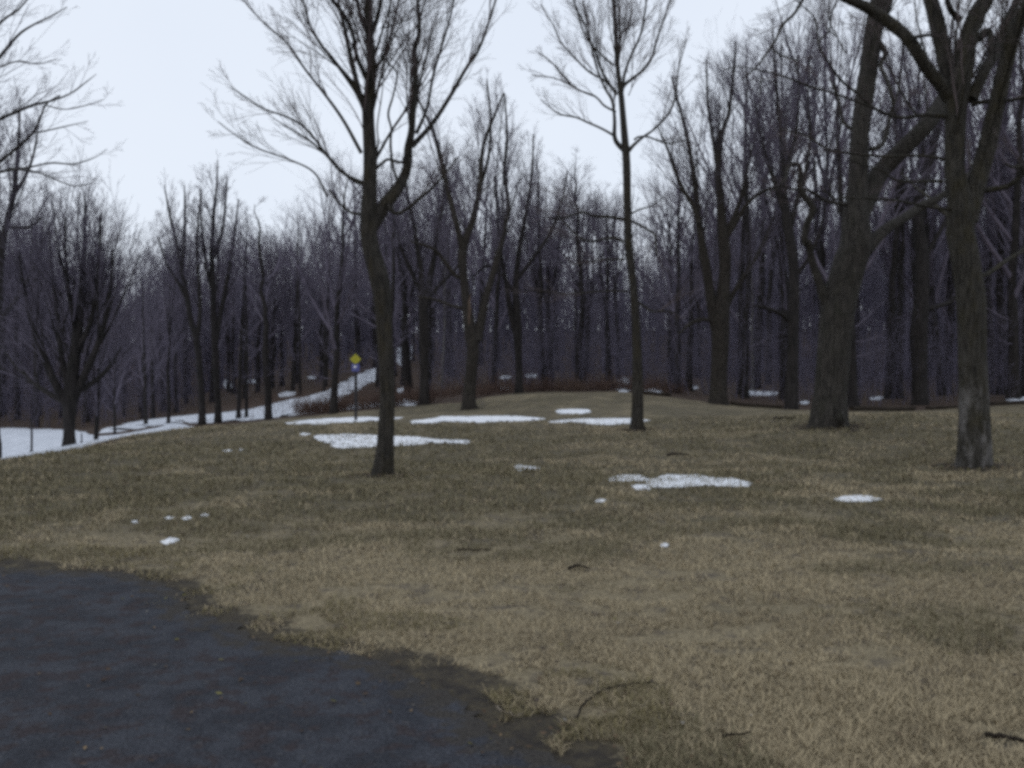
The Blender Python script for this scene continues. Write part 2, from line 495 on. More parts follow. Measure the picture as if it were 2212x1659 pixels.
SF = [hit(u, v) for u, v in [(0, 926), (60, 925), (120, 928), (180, 934), (205, 944), (250, 941), (300, 931), (350, 922), (386, 916)]]
SF += [(-13.2, 40), (-12.4, 34), (-11.9, 28), (-11.5, 22), (-11.9, 16), (-13.5, 12), (-24, 6), (-50, 14), (-60, 40)]
o = sheet('snow_field', SF, .7, (.5, .25), 31, .06, M['oldsnow']); tag(o, kind='structure')
TR = [hit(u, v) for u, v in [(820, 794), (795, 799), (760, 816), (715, 838), (690, 850), (650, 858), (600, 869), (565, 880), (520, 888), (450, 895), (380, 901), (330, 908), (275, 913), (262, 922), (215, 929),
                             (212, 936), (262, 932), (330, 921), (395, 911), (425, 914), (500, 912), (560, 905), (640, 897), (690, 890), (712, 882), (735, 862), (760, 848), (795, 830), (824, 815)]]
o = sheet('snowy_trail', TR, .8, (.6, .3), 33, .08, M['oldsnow'], .004, .7); tag(o, kind='structure')

PATCHES = [
 ('large bright snow patch lying behind the curved-trunk tree, widest on its left side', 'lawn', .07,
  [(675,943),(690,940),(740,939),(800,940),(835,943),(890,944),(930,948),(985,951),(1018,953),(1010,959),(960,957),(925,958),(870,963),(800,966),(740,969),(715,965),(712,958),(690,953)]),
 ('long thin strip of snow at the foot of the yellow and blue sign', 'lawn', .06,
  [(612,914),(650,909),(700,905),(800,901),(873,902),(850,907),(780,911),(690,917),(632,917)]),
 ('longest thin strip of snow crossing the middle of the lawn crest', 'lawn', .06,
  [(884,911),(942,903),(950,900),(1072,899),(1154,902),(1180,905),(1150,909),(1072,911),(1020,913),(970,910),(936,914),(890,916)]),
 ('thin strip of snow just behind the slender straight tree', 'lawn', .06,
  [(1181,912),(1230,907),(1272,905),(1372,904),(1406,908),(1363,915),(1306,918),(1272,916),(1240,912),(1205,914)]),
 ('short narrow sliver of snow highest on the lawn mound', 'lawn', .05,
  [(1200,889),(1211,885),(1272,885),(1278,891),(1258,894),(1208,894)]),
 ('small ragged snow patch alone in the middle of the lawn', 'lawn', .05,
  [(1109,1009),(1121,1003),(1131,1006),(1138,1008),(1168,1011),(1165,1014),(1138,1014),(1121,1019)]),
 ('broad ragged snow patch with torn left end, right of the lawn centre', 'lawn', .06,
  [(1311,1034),(1339,1027),(1390,1028),(1397,1034),(1410,1036),(1437,1026),(1470,1028),(1512,1027),(1552,1034),(1586,1034),(1603,1039),(1625,1045),(1617,1052),(1570,1052),(1519,1049),(1469,1054),(1440,1054),(1406,1053),(1403,1060),(1373,1059),(1363,1049),(1400,1047),(1393,1040),(1356,1040),(1316,1040)]),
 ('smooth oblong snow patch on the grass in front of the two big right-hand trees', 'lawn', .05,
  [(1798,1079),(1816,1073),(1856,1071),(1886,1074),(1909,1079),(1886,1084),(1816,1084)]),
 ('small lumpy snow patch on the grass near the asphalt', 'lawn', .05,
  [(345,1172),(370,1162),(390,1166),(380,1172),(360,1178)]),
 ('tiny snow crumb at the left end of a faint row above the asphalt', 'lawn', .03, [(281,1127),(292,1124),(300,1128),(290,1132)]),
 ('flat tiny snow crumb second from the left in the row above the asphalt', 'lawn', .03, [(355,1119),(366,1116),(380,1119),(370,1123),(358,1123)]),
 ('brightest tiny snow crumb in the row above the asphalt', 'lawn', .03, [(392,1120),(404,1115),(415,1119),(408,1124),(396,1124)]),
 ('tiny snow crumb at the right end of the row above the asphalt', 'lawn', .03, [(432,1113),(442,1109),(453,1112),(445,1116),(434,1116)]),
 ('single round lump of snow on the grass, lowest on the right half', 'lawn', .07, [(1424,1179),(1431,1174),(1442,1176),(1444,1182),(1432,1184)]),
 ('faint snow crumb just below the broad ragged snow patch', 'lawn', .03, [(1286,1083),(1296,1078),(1308,1080),(1304,1086),(1290,1086)]),
 ('left of two faint snow crumbs on the left lawn slope', 'lawn', .03, [(480,974),(492,970),(503,974),(490,977)]),
 ('right of two faint snow crumbs on the left lawn slope', 'lawn', .03, [(512,971),(520,968),(528,971),(520,974)]),
 ('small snow scrap just above the left end of the large bright patch', 'lawn', .04, [(645,938),(655,935),(672,937),(664,941),(650,941)]),
 ('tiny white lump of snow lying on the dark asphalt', 'lawn', .05, [(158,1388),(167,1382),(176,1386),(174,1394),(162,1394)]),
 ('snow remnant in the left wood beside the forked pair of trunks', 'wood', .12, [(478,822),(497,820),(503,838),(490,842)]),
 ('small snow remnant between trunks left of the wide straight trunk', 'wood', .12, [(534,822),(545,819),(558,823),(552,828),(538,828)]),
 ('snow bank just right of the wide straight left trunk, under a dark edge', 'wood', .14, [(600,853),(620,847),(640,848),(634,855),(605,858)]),
 ('small snow remnant just above the rising snowy trail', 'wood', .12, [(664,815),(674,812),(684,815),(680,819),(667,819)]),
 ('bluish snow seen between the sign and the left forked trunk', 'wood', .16, [(735,832),(745,824),(756,828),(752,842),(738,848)]),
 ('snow remnant glimpsed just right of the blue sign', 'wood', .16, [(770,815),(782,813),(782,836),(772,838)]),
 ('bright snow slope high up behind the curved-trunk tree', 'wood', .2, [(858,752),(870,742),(888,742),(892,758),(884,784),(866,792),(856,780)]),
 ('snow strip at the wood edge between the sign and the curved trunk', 'wood', .12, [(730,880),(770,873),(815,868),(822,876),(775,884),(735,887)]),
 ('snow strip at the wood edge right of the curved trunk', 'wood', .12, [(855,868),(880,863),(904,868),(898,876),(870,877),(857,876)]),
 ('small snow remnant in brush right of the curved trunk', 'wood', .12, [(857,843),(868,837),(884,841),(878,848),(862,849)]),
 ('thin snow strip in the reddish brush behind the mound, upper one', 'wood', .12, [(1078,815),(1092,811),(1106,815),(1096,819),(1082,819)]),
 ('thin snow strip in the reddish brush at the mound edge, lower one', 'wood', .12, [(1080,840),(1094,836),(1108,839),(1100,843),(1084,843)]),
 ('grey snow remnant right of the small forked tree on the mound', 'wood', .12, [(1132,811),(1146,807),(1162,810),(1155,816),(1136,816)]),
 ('bright upright snow remnant left of the slender straight tree', 'wood', .25, [(1337,822),(1347,812),(1358,820),(1360,848),(1340,847),(1330,842)]),
 ('small snow remnant a little left of the bright one by the slender tree', 'wood', .14, [(1295,826),(1302,822),(1309,827),(1303,831)]),
 ('snow bank with dark underside right of the slender straight tree', 'wood', .14, [(1388,845),(1405,842),(1432,844),(1428,849),(1394,849)]),
 ('long snow strip in the wood right of the V-forked maple', 'wood', .12, [(1592,850),(1610,846),(1650,848),(1682,849),(1676,854),(1620,854)]),
 ('small snow remnant left of the V-forked maple', 'wood', .12, [(1488,838),(1498,834),(1510,837),(1502,841)]),
 ('small snow remnant touching the left side of the thick right-hand maple', 'wood', .12, [(1727,869),(1740,867),(1750,869),(1744,873),(1730,873)]),
 ('dull snow remnant behind the log, right of the thick maple', 'wood', .12, [(1878,860),(1895,857),(1914,860),(1900,864),(1882,864)]),
 ('snow strip at the wood edge by the right margin', 'wood', .12, [(2172,864),(2195,860),(2230,859),(2226,864),(2180,867)]),
]
for i, (lab, where, th, pl) in enumerate(PATCHES):
    poly = [hit(u, v) for u, v in pl]
    A = np.array(poly); ext = np.ptp(A, axis=0).max()
    sp = max(.04, ext / 70)
    o = sheet('snow_patch', poly, sp, (max(.03, ext / 160), max(.012, ext / 260)), 200 + i * 7, th * (.26 if where == 'lawn' else .6), M['snow'] if where == 'lawn' else M['oldsnow'], .004,
              (ext / 42 if ext > 1.2 and where == 'lawn' else 0))
    tag(o, lab, 'snow patch', 'snow patches on the lawn' if where == 'lawn' else 'snow remnants in the wood')

# ------------------------------------------------------------------ trees: growth
def norm(a):
    return a / np.maximum(np.linalg.norm(a, axis=-1, keepdims=True), 1e-9)


def perp(T, q):
    r = q.normal(size=T.shape); r -= (r * T).sum(-1, keepdims=True) * T
    return norm(r)


def grow(Pt, D, L, R, nseg, wig, trop, tip, q):
    n = len(Pt)
    pts = np.empty((n, nseg + 1, 3)); pts[:, 0] = Pt
    D = norm(D.copy()); st = (L / nseg)[:, None]
    for i in range(nseg):
        D = D + q.normal(size=D.shape) * wig
        D[:, 2] += trop
        D = norm(D)
        pts[:, i + 1] = pts[:, i] + D * st * q.uniform(.8, 1.2, (n, 1))
    t = np.linspace(0, 1, nseg + 1)[None]
    rad = np.maximum(R[:, None] * (1 - .78 * t), tip)
    return pts, rad


def spawn(pts, rad, L, nc, t0, t1, ang, ratio, rr, rmin, up, q, jitter=.3, lr=.02):
    n, m, _ = pts.shape
    t = (np.arange(nc)[None] + q.uniform(0, 1, (n, nc))) / nc * (t1 - t0) + t0
    f = t * (m - 1); i = np.minimum(f.astype(int), m - 2); f = f - i
    rows = np.arange(n)[:, None]
    a = pts[rows, i]; b = pts[rows, i + 1]
    pos = a + (b - a) * f[..., None]
    T = norm(b - a)
    r = rad[rows, i] * (1 - f) + rad[rows, i + 1] * f
    an = np.radians(q.uniform(*ang, (n, nc)))[..., None]
    D = np.cos(an) * T + np.sin(an) * perp(T, q)
    D[..., 2] += up
    Lc = L[:, None] * ratio * (1.15 - .6 * t) * q.uniform(1 - jitter, 1 + jitter, (n, nc))
    Rc = np.clip(np.minimum(r * rr, Lc * lr), rmin, None)
    return pos.reshape(-1, 3), norm(D).reshape(-1, 3), Lc.ravel(), Rc.ravel()


def ramify(mb, pos, D, L, R, spec, q, tip, wood_levels=0):
    """spec: list of levels (nseg, wiggle, tropism, children, angle range, ratio, sides)"""
    for k, (nseg, wig, trop, nc, ang, ratio, sides) in enumerate(spec):
        pts, rad = grow(pos, D, L, R, nseg, wig, trop, tip, q)
        mb.cur = 0 if k < wood_levels else 1
        mb.tubes(pts, rad, sides)
        if nc == 0: break
        pos, D, L, R = spawn(pts, rad, L, nc, .15, .98, ang, ratio, .6, tip * 1.2, .07, q, .35, (.0098, .0075, .005)[min(k, 2)])


def catmull(a, m):
    a = np.asarray(a, float)
    p = np.r_[[2 * a[0] - a[1]], a, [2 * a[-1] - a[-2]]]
    seg = np.r_[0, np.cumsum(np.linalg.norm(np.diff(a[:, :2], axis=0), axis=1))]; seg /= seg[-1]
    s = np.linspace(0, 1, m)
    i = np.clip(np.searchsorted(seg, s, 'right') - 1, 0, len(a) - 2)
    f = ((s - seg[i]) / np.maximum(seg[i + 1] - seg[i], 1e-9))[:, None]
    p0, p1, p2, p3 = p[i], p[i + 1], p[i + 2], p[i + 3]
    o = .5 * (2 * p1 + (p2 - p0) * f + (2 * p0 - 5 * p1 + 4 * p2 - p3) * f ** 2 + (3 * p1 - p0 - 3 * p2 + p3) * f ** 3)
    return o, s


def limb3d(pl, d, d0, d1, m, q, wig=.0):
    c, s = catmull(pl, m)
    dep = d + d0 + (d1 - d0) * s ** 1.3
    if wig: dep = dep + np.interp(s, np.linspace(0, 1, 6), np.r_[0, q.normal(0, wig, 5)])
    pts = np.stack([(c[:, 0] - CU) / F * dep, dep, CAMZ + (CV - c[:, 1]) / F * dep], -1)
    return pts, np.maximum(c[:, 2], .6) / 2 / F * dep


def hand_tree(name, label, d, trunk, limbs, bark_m='bark', twig_m='twig', seed=1, dens=2.4, lsc=1.0, tip=.003,
              depth=3, up=.42, extra=6, extra_from=.45, group=None, flare=(.14, .35), kids=(6, 5, 3), cat='tree', tmin_trunk=.5, lean=0.0, sides=14, wscale=1.0, small=1.15):
    q = np.random.default_rng(seed)
    tp, tr = limb3d(trunk, d, 0, lean, 40, q)
    tr = tr * wscale
    base = tp[0].copy(); base[2] = h(base[0], base[1])
    tp = np.r_[[tp[0] - (tp[1] - tp[0]) / np.linalg.norm(tp[1] - tp[0]) * .5], tp]; tr = np.r_[tr[0] * 1.05, tr]
    root = empty(name, base); tag(root, label, cat, group)
    mb = MB(); mb.tubes(tp - base, tr, sides, flare=flare, lump=.045, seed=seed, cap=True)
    mb.build('trunk', M[bark_m], root)
    src = [(tp[1:], tr[1:], tmin_trunk)]
    for k, l in enumerate(limbs):
        pl, d0, d1 = l[:3]
        lp, lr = limb3d(pl, d, d0, d1, max(10, 5 * len(pl)), q, .0 if lr_small(pl) else .12)
        src.append((lp, lr, .22 if len(l) < 4 else l[3]))
        b_ = MB(); b_.tubes(lp - base, lr * (1.25 if lr[0] < .12 else 1.03) * wscale, 10 if lr[0] > .04 else 7, lump=.04, seed=seed * 31 + k, cap=True)
        b_.build('limb', M[bark_m], root)
    cr = MB()
    # limbs toward and away from the viewer, which the outline does not show
    if extra:
        e = q.integers(int(40 * extra_from), 38, extra)
        D = np.stack([q.normal(0, .5, extra), np.where(np.arange(extra) % 2, 1, -1) * q.uniform(.5, 1, extra), q.uniform(.5, 1.3, extra)], -1)
        Lx = np.clip(q.uniform(14, 24, extra) * tr[1:][e], .8, 5) * lsc
        pts, rad = grow(tp[1:][e], D, Lx, tr[1:][e] * .42, 9, .10, .06, tip, q)
        cr.tubes(pts, rad, 6)
        for a_, b_ in zip(pts, rad): src.append((a_, b_, .2))
    pos = []; DD = []; LL = []; RR = []
    for a_, r_, t0 in src:
        ln = np.linalg.norm(np.diff(a_, axis=0), axis=1).sum()
        nc = max(3, int(ln * (1 - t0) * dens))
        p_, D_, L_, R_ = spawn(a_[None], r_[None], np.array([1.0]), nc, t0, 1.0, (14, 36), 1.0, .5, tip * 1.4, .03, q, .35)
        i = np.minimum(((p_[:, None] - a_[None]) ** 2).sum(-1).argmin(1), len(r_) - 1)
        D_[:, 2] += up * np.clip(r_[i] / .045, 0, 1)
        L_ = L_ * np.clip(.50 + 22 * r_[i], .8, 2.9) * lsc
        R_ = np.clip(np.minimum(.55 * r_[i], .0125 * L_), tip * 1.4, None)
        pos.append(p_); DD.append(D_); LL.append(L_); RR.append(R_)
    spec = [(8, .05, .022, kids[0], (14, 34), .6, 5), (6, .06, .012, kids[1], (16, 38), .6, 4), (5, .06, .008, kids[2], (18, 42), .58, 3), (4, .07, .01, 0, None, 0, 3)][:depth + 1]
    spec[-1] = spec[-1][:3] + (0,) + spec[-1][4:]
    pos, DD, LL, RR = np.concatenate(pos) - base, np.concatenate(DD), np.concatenate(LL), np.concatenate(RR)
    big = LL > small * lsc
    ramify(cr, pos[big], DD[big], LL[big], RR[big], spec, q, tip, 1)
    spec2 = [(7, .05, .012, 4, (14, 32), .62, 4), (5, .06, .008, 3, (16, 36), .6, 3), (4, .06, .006, 0, None, 0, 3)]
    ramify(cr, pos[~big], DD[~big], LL[~big], RR[~big], spec2, q, tip, 0)
    cr.build('crown', [M[bark_m], M[twig_m]], root)
    return root


def lr_small(pl):
    return pl[0][2] < 12


def C2(pts, ox=734.4, oy=0.0):                     # measured in an enlarged view
    return [(ox + a * .336, oy + b * .336, w) for a, b, w in pts]


# --- the tree with the curved trunk
hand_tree('maple_tree', 'nearest bare tree left of centre, its bowed trunk forking into two stems', 16.0,
  [(825, 1034, 50), (830, 990, 40), (834, 920, 35), (837, 854, 33), (834, 780, 33), (831, 720, 34), (828, 660, 37), (822, 610, 42), (808, 560, 38), (797, 518, 36), (796, 470, 36), (798, 400, 30), (799, 336, 29), (796, 280, 27), (795, 235, 26), (801, 180, 24), (803, 134, 21), (798, 70, 18), (796, 0, 15), (798, -90, 11), (800, -180, 7), (802, -260, 3)],
  [(C2([(190, 1480, 30), (280, 1330, 29), (380, 1200, 25), (430, 1080, 19), (440, 950, 18), (460, 850, 15), (470, 700, 13), (485, 500, 12), (480, 320, 11), (510, 200, 9), (500, 0, 7), (510, -250, 5), (500, -520, 2)]), 0, .8),
   (C2([(462, 940, 10), (590, 800, 8), (720, 600, 7), (810, 440, 6), (900, 300, 5), (1000, 0, 3.5), (1060, -250, 2)]), .5, 1.6),
   (C2([(490, 860, 7), (560, 690, 5), (600, 480, 4.5), (660, 280, 4), (720, 60, 3), (760, -150, 2)]), .5, -.6),
   (C2([(165, 690, 15), (120, 600, 13), (80, 540, 11), (0, 440, 7), (-60, 360, 6), (-120, 290, 5), (-190, 170, 4), (-230, 20, 3), (-260, -150, 2)]), 0, -1.0),
   (C2([(140, 650, 10), (100, 500, 9), (60, 330, 8), (30, 180, 6), (0, 50, 5), (-40, -120, 4), (-70, -350, 2)]), 0, 1.0),
   (C2([(175, 510, 9), (110, 370, 8), (85, 230, 7), (20, 90, 6), (-50, 0, 4), (-120, -120, 2.5)]), 0, -1.4),
   (C2([(165, 190, 9), (120, 60, 7), (100, -100, 5), (60, -400, 2)]), 0, .8),
   (C2([(215, 200, 8), (260, 20, 7), (290, -150, 5), (330, -420, 2)]), 0, -.9),
   (C2([(230, 440, 7), (300, 320, 5), (350, 130, 4), (400, -80, 2.5)]), 0, 1.3),
   ([(784, 395, 6), (743, 375, 5.5), (709, 339, 5), (665, 282, 4.5), (625, 255, 3.5), (571, 235, 2.8), (535, 212, 2.2), (497, 188, 1.4)], 0, -1.2),
   ([(780, 330, 7), (743, 262, 6), (705, 208, 5), (658, 148, 4.2), (621, 94, 3.6), (571, 50, 2.8), (531, 7, 2), (500, -40, 1.5)], 0, .9),
   ([(707, 425, 3.5), (679, 373, 3.4), (628, 346, 3), (554, 319, 2.6), (500, 286, 1.8), (470, 262, 1.2)], -.6, -1.9),
   (C2([(160, 1180, 8), (100, 1165, 7), (0, 1090, 6), (-70, 1010, 5), (-130, 960, 4.5), (-200, 900, 4), (-330, 820, 2.5), (-430, 760, 1.5)]), 0, -.8),
   (C2([(140, 1375, 6), (80, 1370, 5), (0, 1310, 4), (-70, 1220, 2.5)]), 0, .6),
   (C2([(235, 1080, 6), (270, 1050, 5), (310, 1025, 5), (370, 1040, 5), (420, 1045, 4)]), 0, .25, .9),
   (C2([(375, 1170, 5), (340, 1070, 5), (325, 920, 4.5), (330, 830, 4), (310, 730, 4), (340, 620, 3.5), (365, 470, 3.5), (300, 390, 3), (330, 280, 2.5), (400, 120, 2)]), .15, -.5, .5),
   (C2([(235, 990, 4), (245, 900, 3), (240, 800, 2.5), (270, 600, 2), (290, 400, 1.5)]), 0, -.5, .4),
   (C2([(300, 1310, 9), (350, 1370, 7), (420, 1350, 6), (520, 1270, 5.5), (610, 1190, 4.5), (680, 1110, 3.5), (760, 1010, 2)]), 0, -.9),
  ], 'bark_moss', seed=3, dens=4.4, lsc=1.0, tip=.0021, extra=8, flare=(.08, .3))

# --- the slender straight tree
hand_tree('young_maple_tree', 'slender straight bare tree right of centre, limbs fanning up from one fork', 26.0,
  [(1377, 932, 32), (1377, 905, 26), (1377, 854, 24.5), (1375, 720, 20), (1368, 619, 17.5), (1359, 540, 18), (1356, 470, 17), (1353, 353, 17), (1352, 330, 17), (1346, 250, 14), (1341, 200, 13), (1333, 140, 9), (1329, 60, 8), (1325, 0, 7), (1322, -100, 4), (1320, -190, 2)],
  [(C2([(1840, 975, 10), (1790, 930, 9), (1765, 880, 8), (1766, 780, 6), (1750, 650, 5), (1700, 560, 4), (1640, 400, 3.5), (1600, 200, 3), (1560, 0, 2)]), 0, .7),
   (C2([(1855, 970, 8), (1890, 930, 6), (1950, 880, 4.5), (2020, 830, 4), (2120, 720, 3.6), (2160, 600, 3), (2175, 450, 2.5), (2230, 250, 1.5)]), 0, -.8),
   (C2([(1890, 900, 4), (1920, 880, 3.5), (1980, 880, 3.2), (2060, 910, 3), (2130, 920, 2.5), (2230, 900, 1.5)]), -.2, -1.2),
   (C2([(1810, 580, 7), (1835, 540, 6), (1900, 490, 5), (1960, 440, 4.5), (2010, 360, 4), (2030, 280, 3.5), (2080, 130, 3), (2140, -40, 2)]), 0, .9),
   (C2([(1815, 590, 6), (1830, 480, 5), (1870, 360, 4.2), (1930, 230, 4), (1960, 80, 3.5), (1975, -50, 2.5), (1990, -280, 1.5)]), 0, -.7),
   (C2([(1790, 560, 6), (1790, 400, 5), (1800, 200, 4), (1790, 0, 3), (1790, -260, 1.5)]), 0, 1.0),
   (C2([(1780, 610, 6), (1720, 520, 5), (1680, 450, 4.5), (1640, 330, 4), (1610, 270, 3.5), (1570, 150, 3), (1510, 20, 2), (1470, -100, 1.4)]), 0, -1.0),
   (C2([(1775, 720, 4), (1700, 680, 3.6), (1640, 620, 3.4), (1520, 570, 3), (1440, 490, 2.6), (1360, 400, 2.2), (1280, 340, 1.5)]), 0, .8),
   (C2([(1760, 870, 4.5), (1690, 830, 4), (1600, 790, 3.6), (1520, 755, 3.2), (1420, 735, 2.8), (1350, 690, 2.2), (1290, 640, 1.4)]), 0, -.9),
   (C2([(1640, 620, 3), (1560, 590, 2.6), (1480, 545, 2.4), (1370, 500, 1.8), (1230, 480, 1.2)]), .4, 1.2),
   (C2([(1775, 590, 5), (1690, 510, 4), (1600, 460, 3.6), (1500, 360, 3), (1420, 270, 2.8), (1370, 160, 2.2), (1290, 30, 1.5)]), 0, .5),
   (C2([(1760, 420, 4), (1700, 370, 3.4), (1620, 290, 3), (1560, 190, 2.6), (1520, 60, 2.2), (1480, -80, 1.4)]), 0, .9),
   (C2([(1825, 1412, 6), (1740, 1395, 5), (1640, 1390, 4.6), (1570, 1368, 4.2), (1500, 1380, 3.8), (1430, 1405, 3), (1340, 1400, 2)]), 0, -.9, .4),
   (C2([(1825, 1555, 5.5), (1760, 1530, 5), (1700, 1535, 4.4), (1620, 1552, 4), (1540, 1525, 3.4), (1460, 1450, 2.6), (1400, 1380, 1.6)]), 0, .9, .4),
   (C2([(1870, 1420, 5), (1930, 1450, 4.5), (2020, 1505, 4), (2030, 1560, 3.5), (2035, 1640, 2.5)]), 0, -.8, .5),
   (C2([(1860, 1380, 4), (1920, 1350, 3), (2010, 1320, 2.4), (2090, 1260, 1.5)]), 0, .6, .4),
   (C2([(1850, 330, 3.4), (1700, 330, 3), (1450, 348, 2.6), (1300, 330, 2.2), (1150, 325, 1.6)], oy=518), 0, -1.0, .3),
   (C2([(1830, 125, 3), (1720, 125, 2.6), (1600, 140, 2.2), (1500, 160, 1.6)], oy=518), 0, .8, .3),
   (C2([(1920, 405, 5), (1960, 430, 4.4), (2010, 460, 4), (2090, 458, 3.4), (2150, 470, 2.4)], oy=518), 0, -.7, .4),
  ], 'bark_moss', seed=7, dens=4.8, lsc=1.0, tip=.0024, extra=13, extra_from=.6, tmin_trunk=.66, flare=(.08, .3))

C3 = lambda p: C2(p, 1468.8)
C6 = lambda p: C2(p, 1468.8, 518)
# --- the thick maple on the right
hand_tree('old_maple_tree', 'thickest grey trunk on the right, leaning and splitting into two huge limbs', 24.0,
  C6([(955, 1195, 92), (958, 1100, 82), (962, 1000, 73), (985, 800, 72), (1000, 650, 72), (1025, 400, 76), (1060, 250, 74), (1100, 120, 76)]) +
  C3([(1120, 1640, 74), (1140, 1500, 70), (1130, 1400, 62), (1140, 1250, 50), (1150, 1000, 44), (1165, 800, 42), (1190, 600, 42), (1215, 400, 40), (1235, 250, 40), (1260, 130, 42), (1300, 0, 50), (1330, -150, 30), (1380, -400, 20), (1400, -700, 6)]),
  [(C3([(1140, 1420, 44), (1200, 1280, 46), (1260, 1150, 44), (1330, 1060, 40), (1430, 960, 38), (1540, 850, 38), (1630, 740, 36), (1700, 620, 30), (1790, 450, 24), (1880, 250, 18), (1960, 0, 12), (2000, -250, 6)]), 0, 1.6, .4),
   (C3([(1190, 1600, 40), (1260, 1530, 30), (1340, 1460, 24), (1450, 1395, 21), (1560, 1320, 19), (1650, 1280, 16), (1760, 1200, 12), (1900, 1080, 8), (2050, 930, 4)]), 0, 2.2, .5),
   (C6([(960, 420, 26), (930, 370, 24), (900, 290, 20), (870, 200, 18), (840, 100, 17), (825, 20, 17)]) + C3([(800, 1560, 16), (815, 1450, 16), (850, 1360, 16), (840, 1310, 15), (790, 1250, 13), (768, 1180, 12), (775, 1100, 11), (760, 1060, 10), (720, 1055, 9), (690, 1090, 8), (680, 1150, 6), (640, 1190, 4)]), 0, -1.5, .5),
   (C3([(1250, 240, 12), (1320, 340, 10), (1290, 420, 8), (1340, 540, 7), (1370, 680, 6), (1340, 790, 5), (1300, 860, 4)]), 0, -1.0, .4),
   (C3([(1100, 930, 9), (1130, 860, 8), (1050, 780, 6), (1020, 640, 5), (960, 500, 3)]), 0, 1.2, .4),
   (C3([(1220, 960, 9), (1290, 940, 8), (1330, 860, 7), (1350, 740, 6), (1400, 600, 4), (1420, 450, 2)]), 0, 1.0, .3),
   (C3([(1160, 1330, 8), (1040, 1310, 7), (940, 1290, 6), (820, 1220, 5), (720, 1215, 4), (640, 1200, 3), (540, 1260, 2)]), 0, -1.2, .3),
   (C6([(1000, 1060, 26), (1040, 1150, 20), (1080, 1215, 12), (1110, 1250, 8)]), -.3, -1.2, .97),
  ], 'bark_big', wscale=.93, seed=13, dens=1.6, lsc=.9, tip=.003, extra=6, extra_from=.6, tmin_trunk=.6, up=.12, flare=(.04, .5), kids=(5, 5, 4), sides=20)

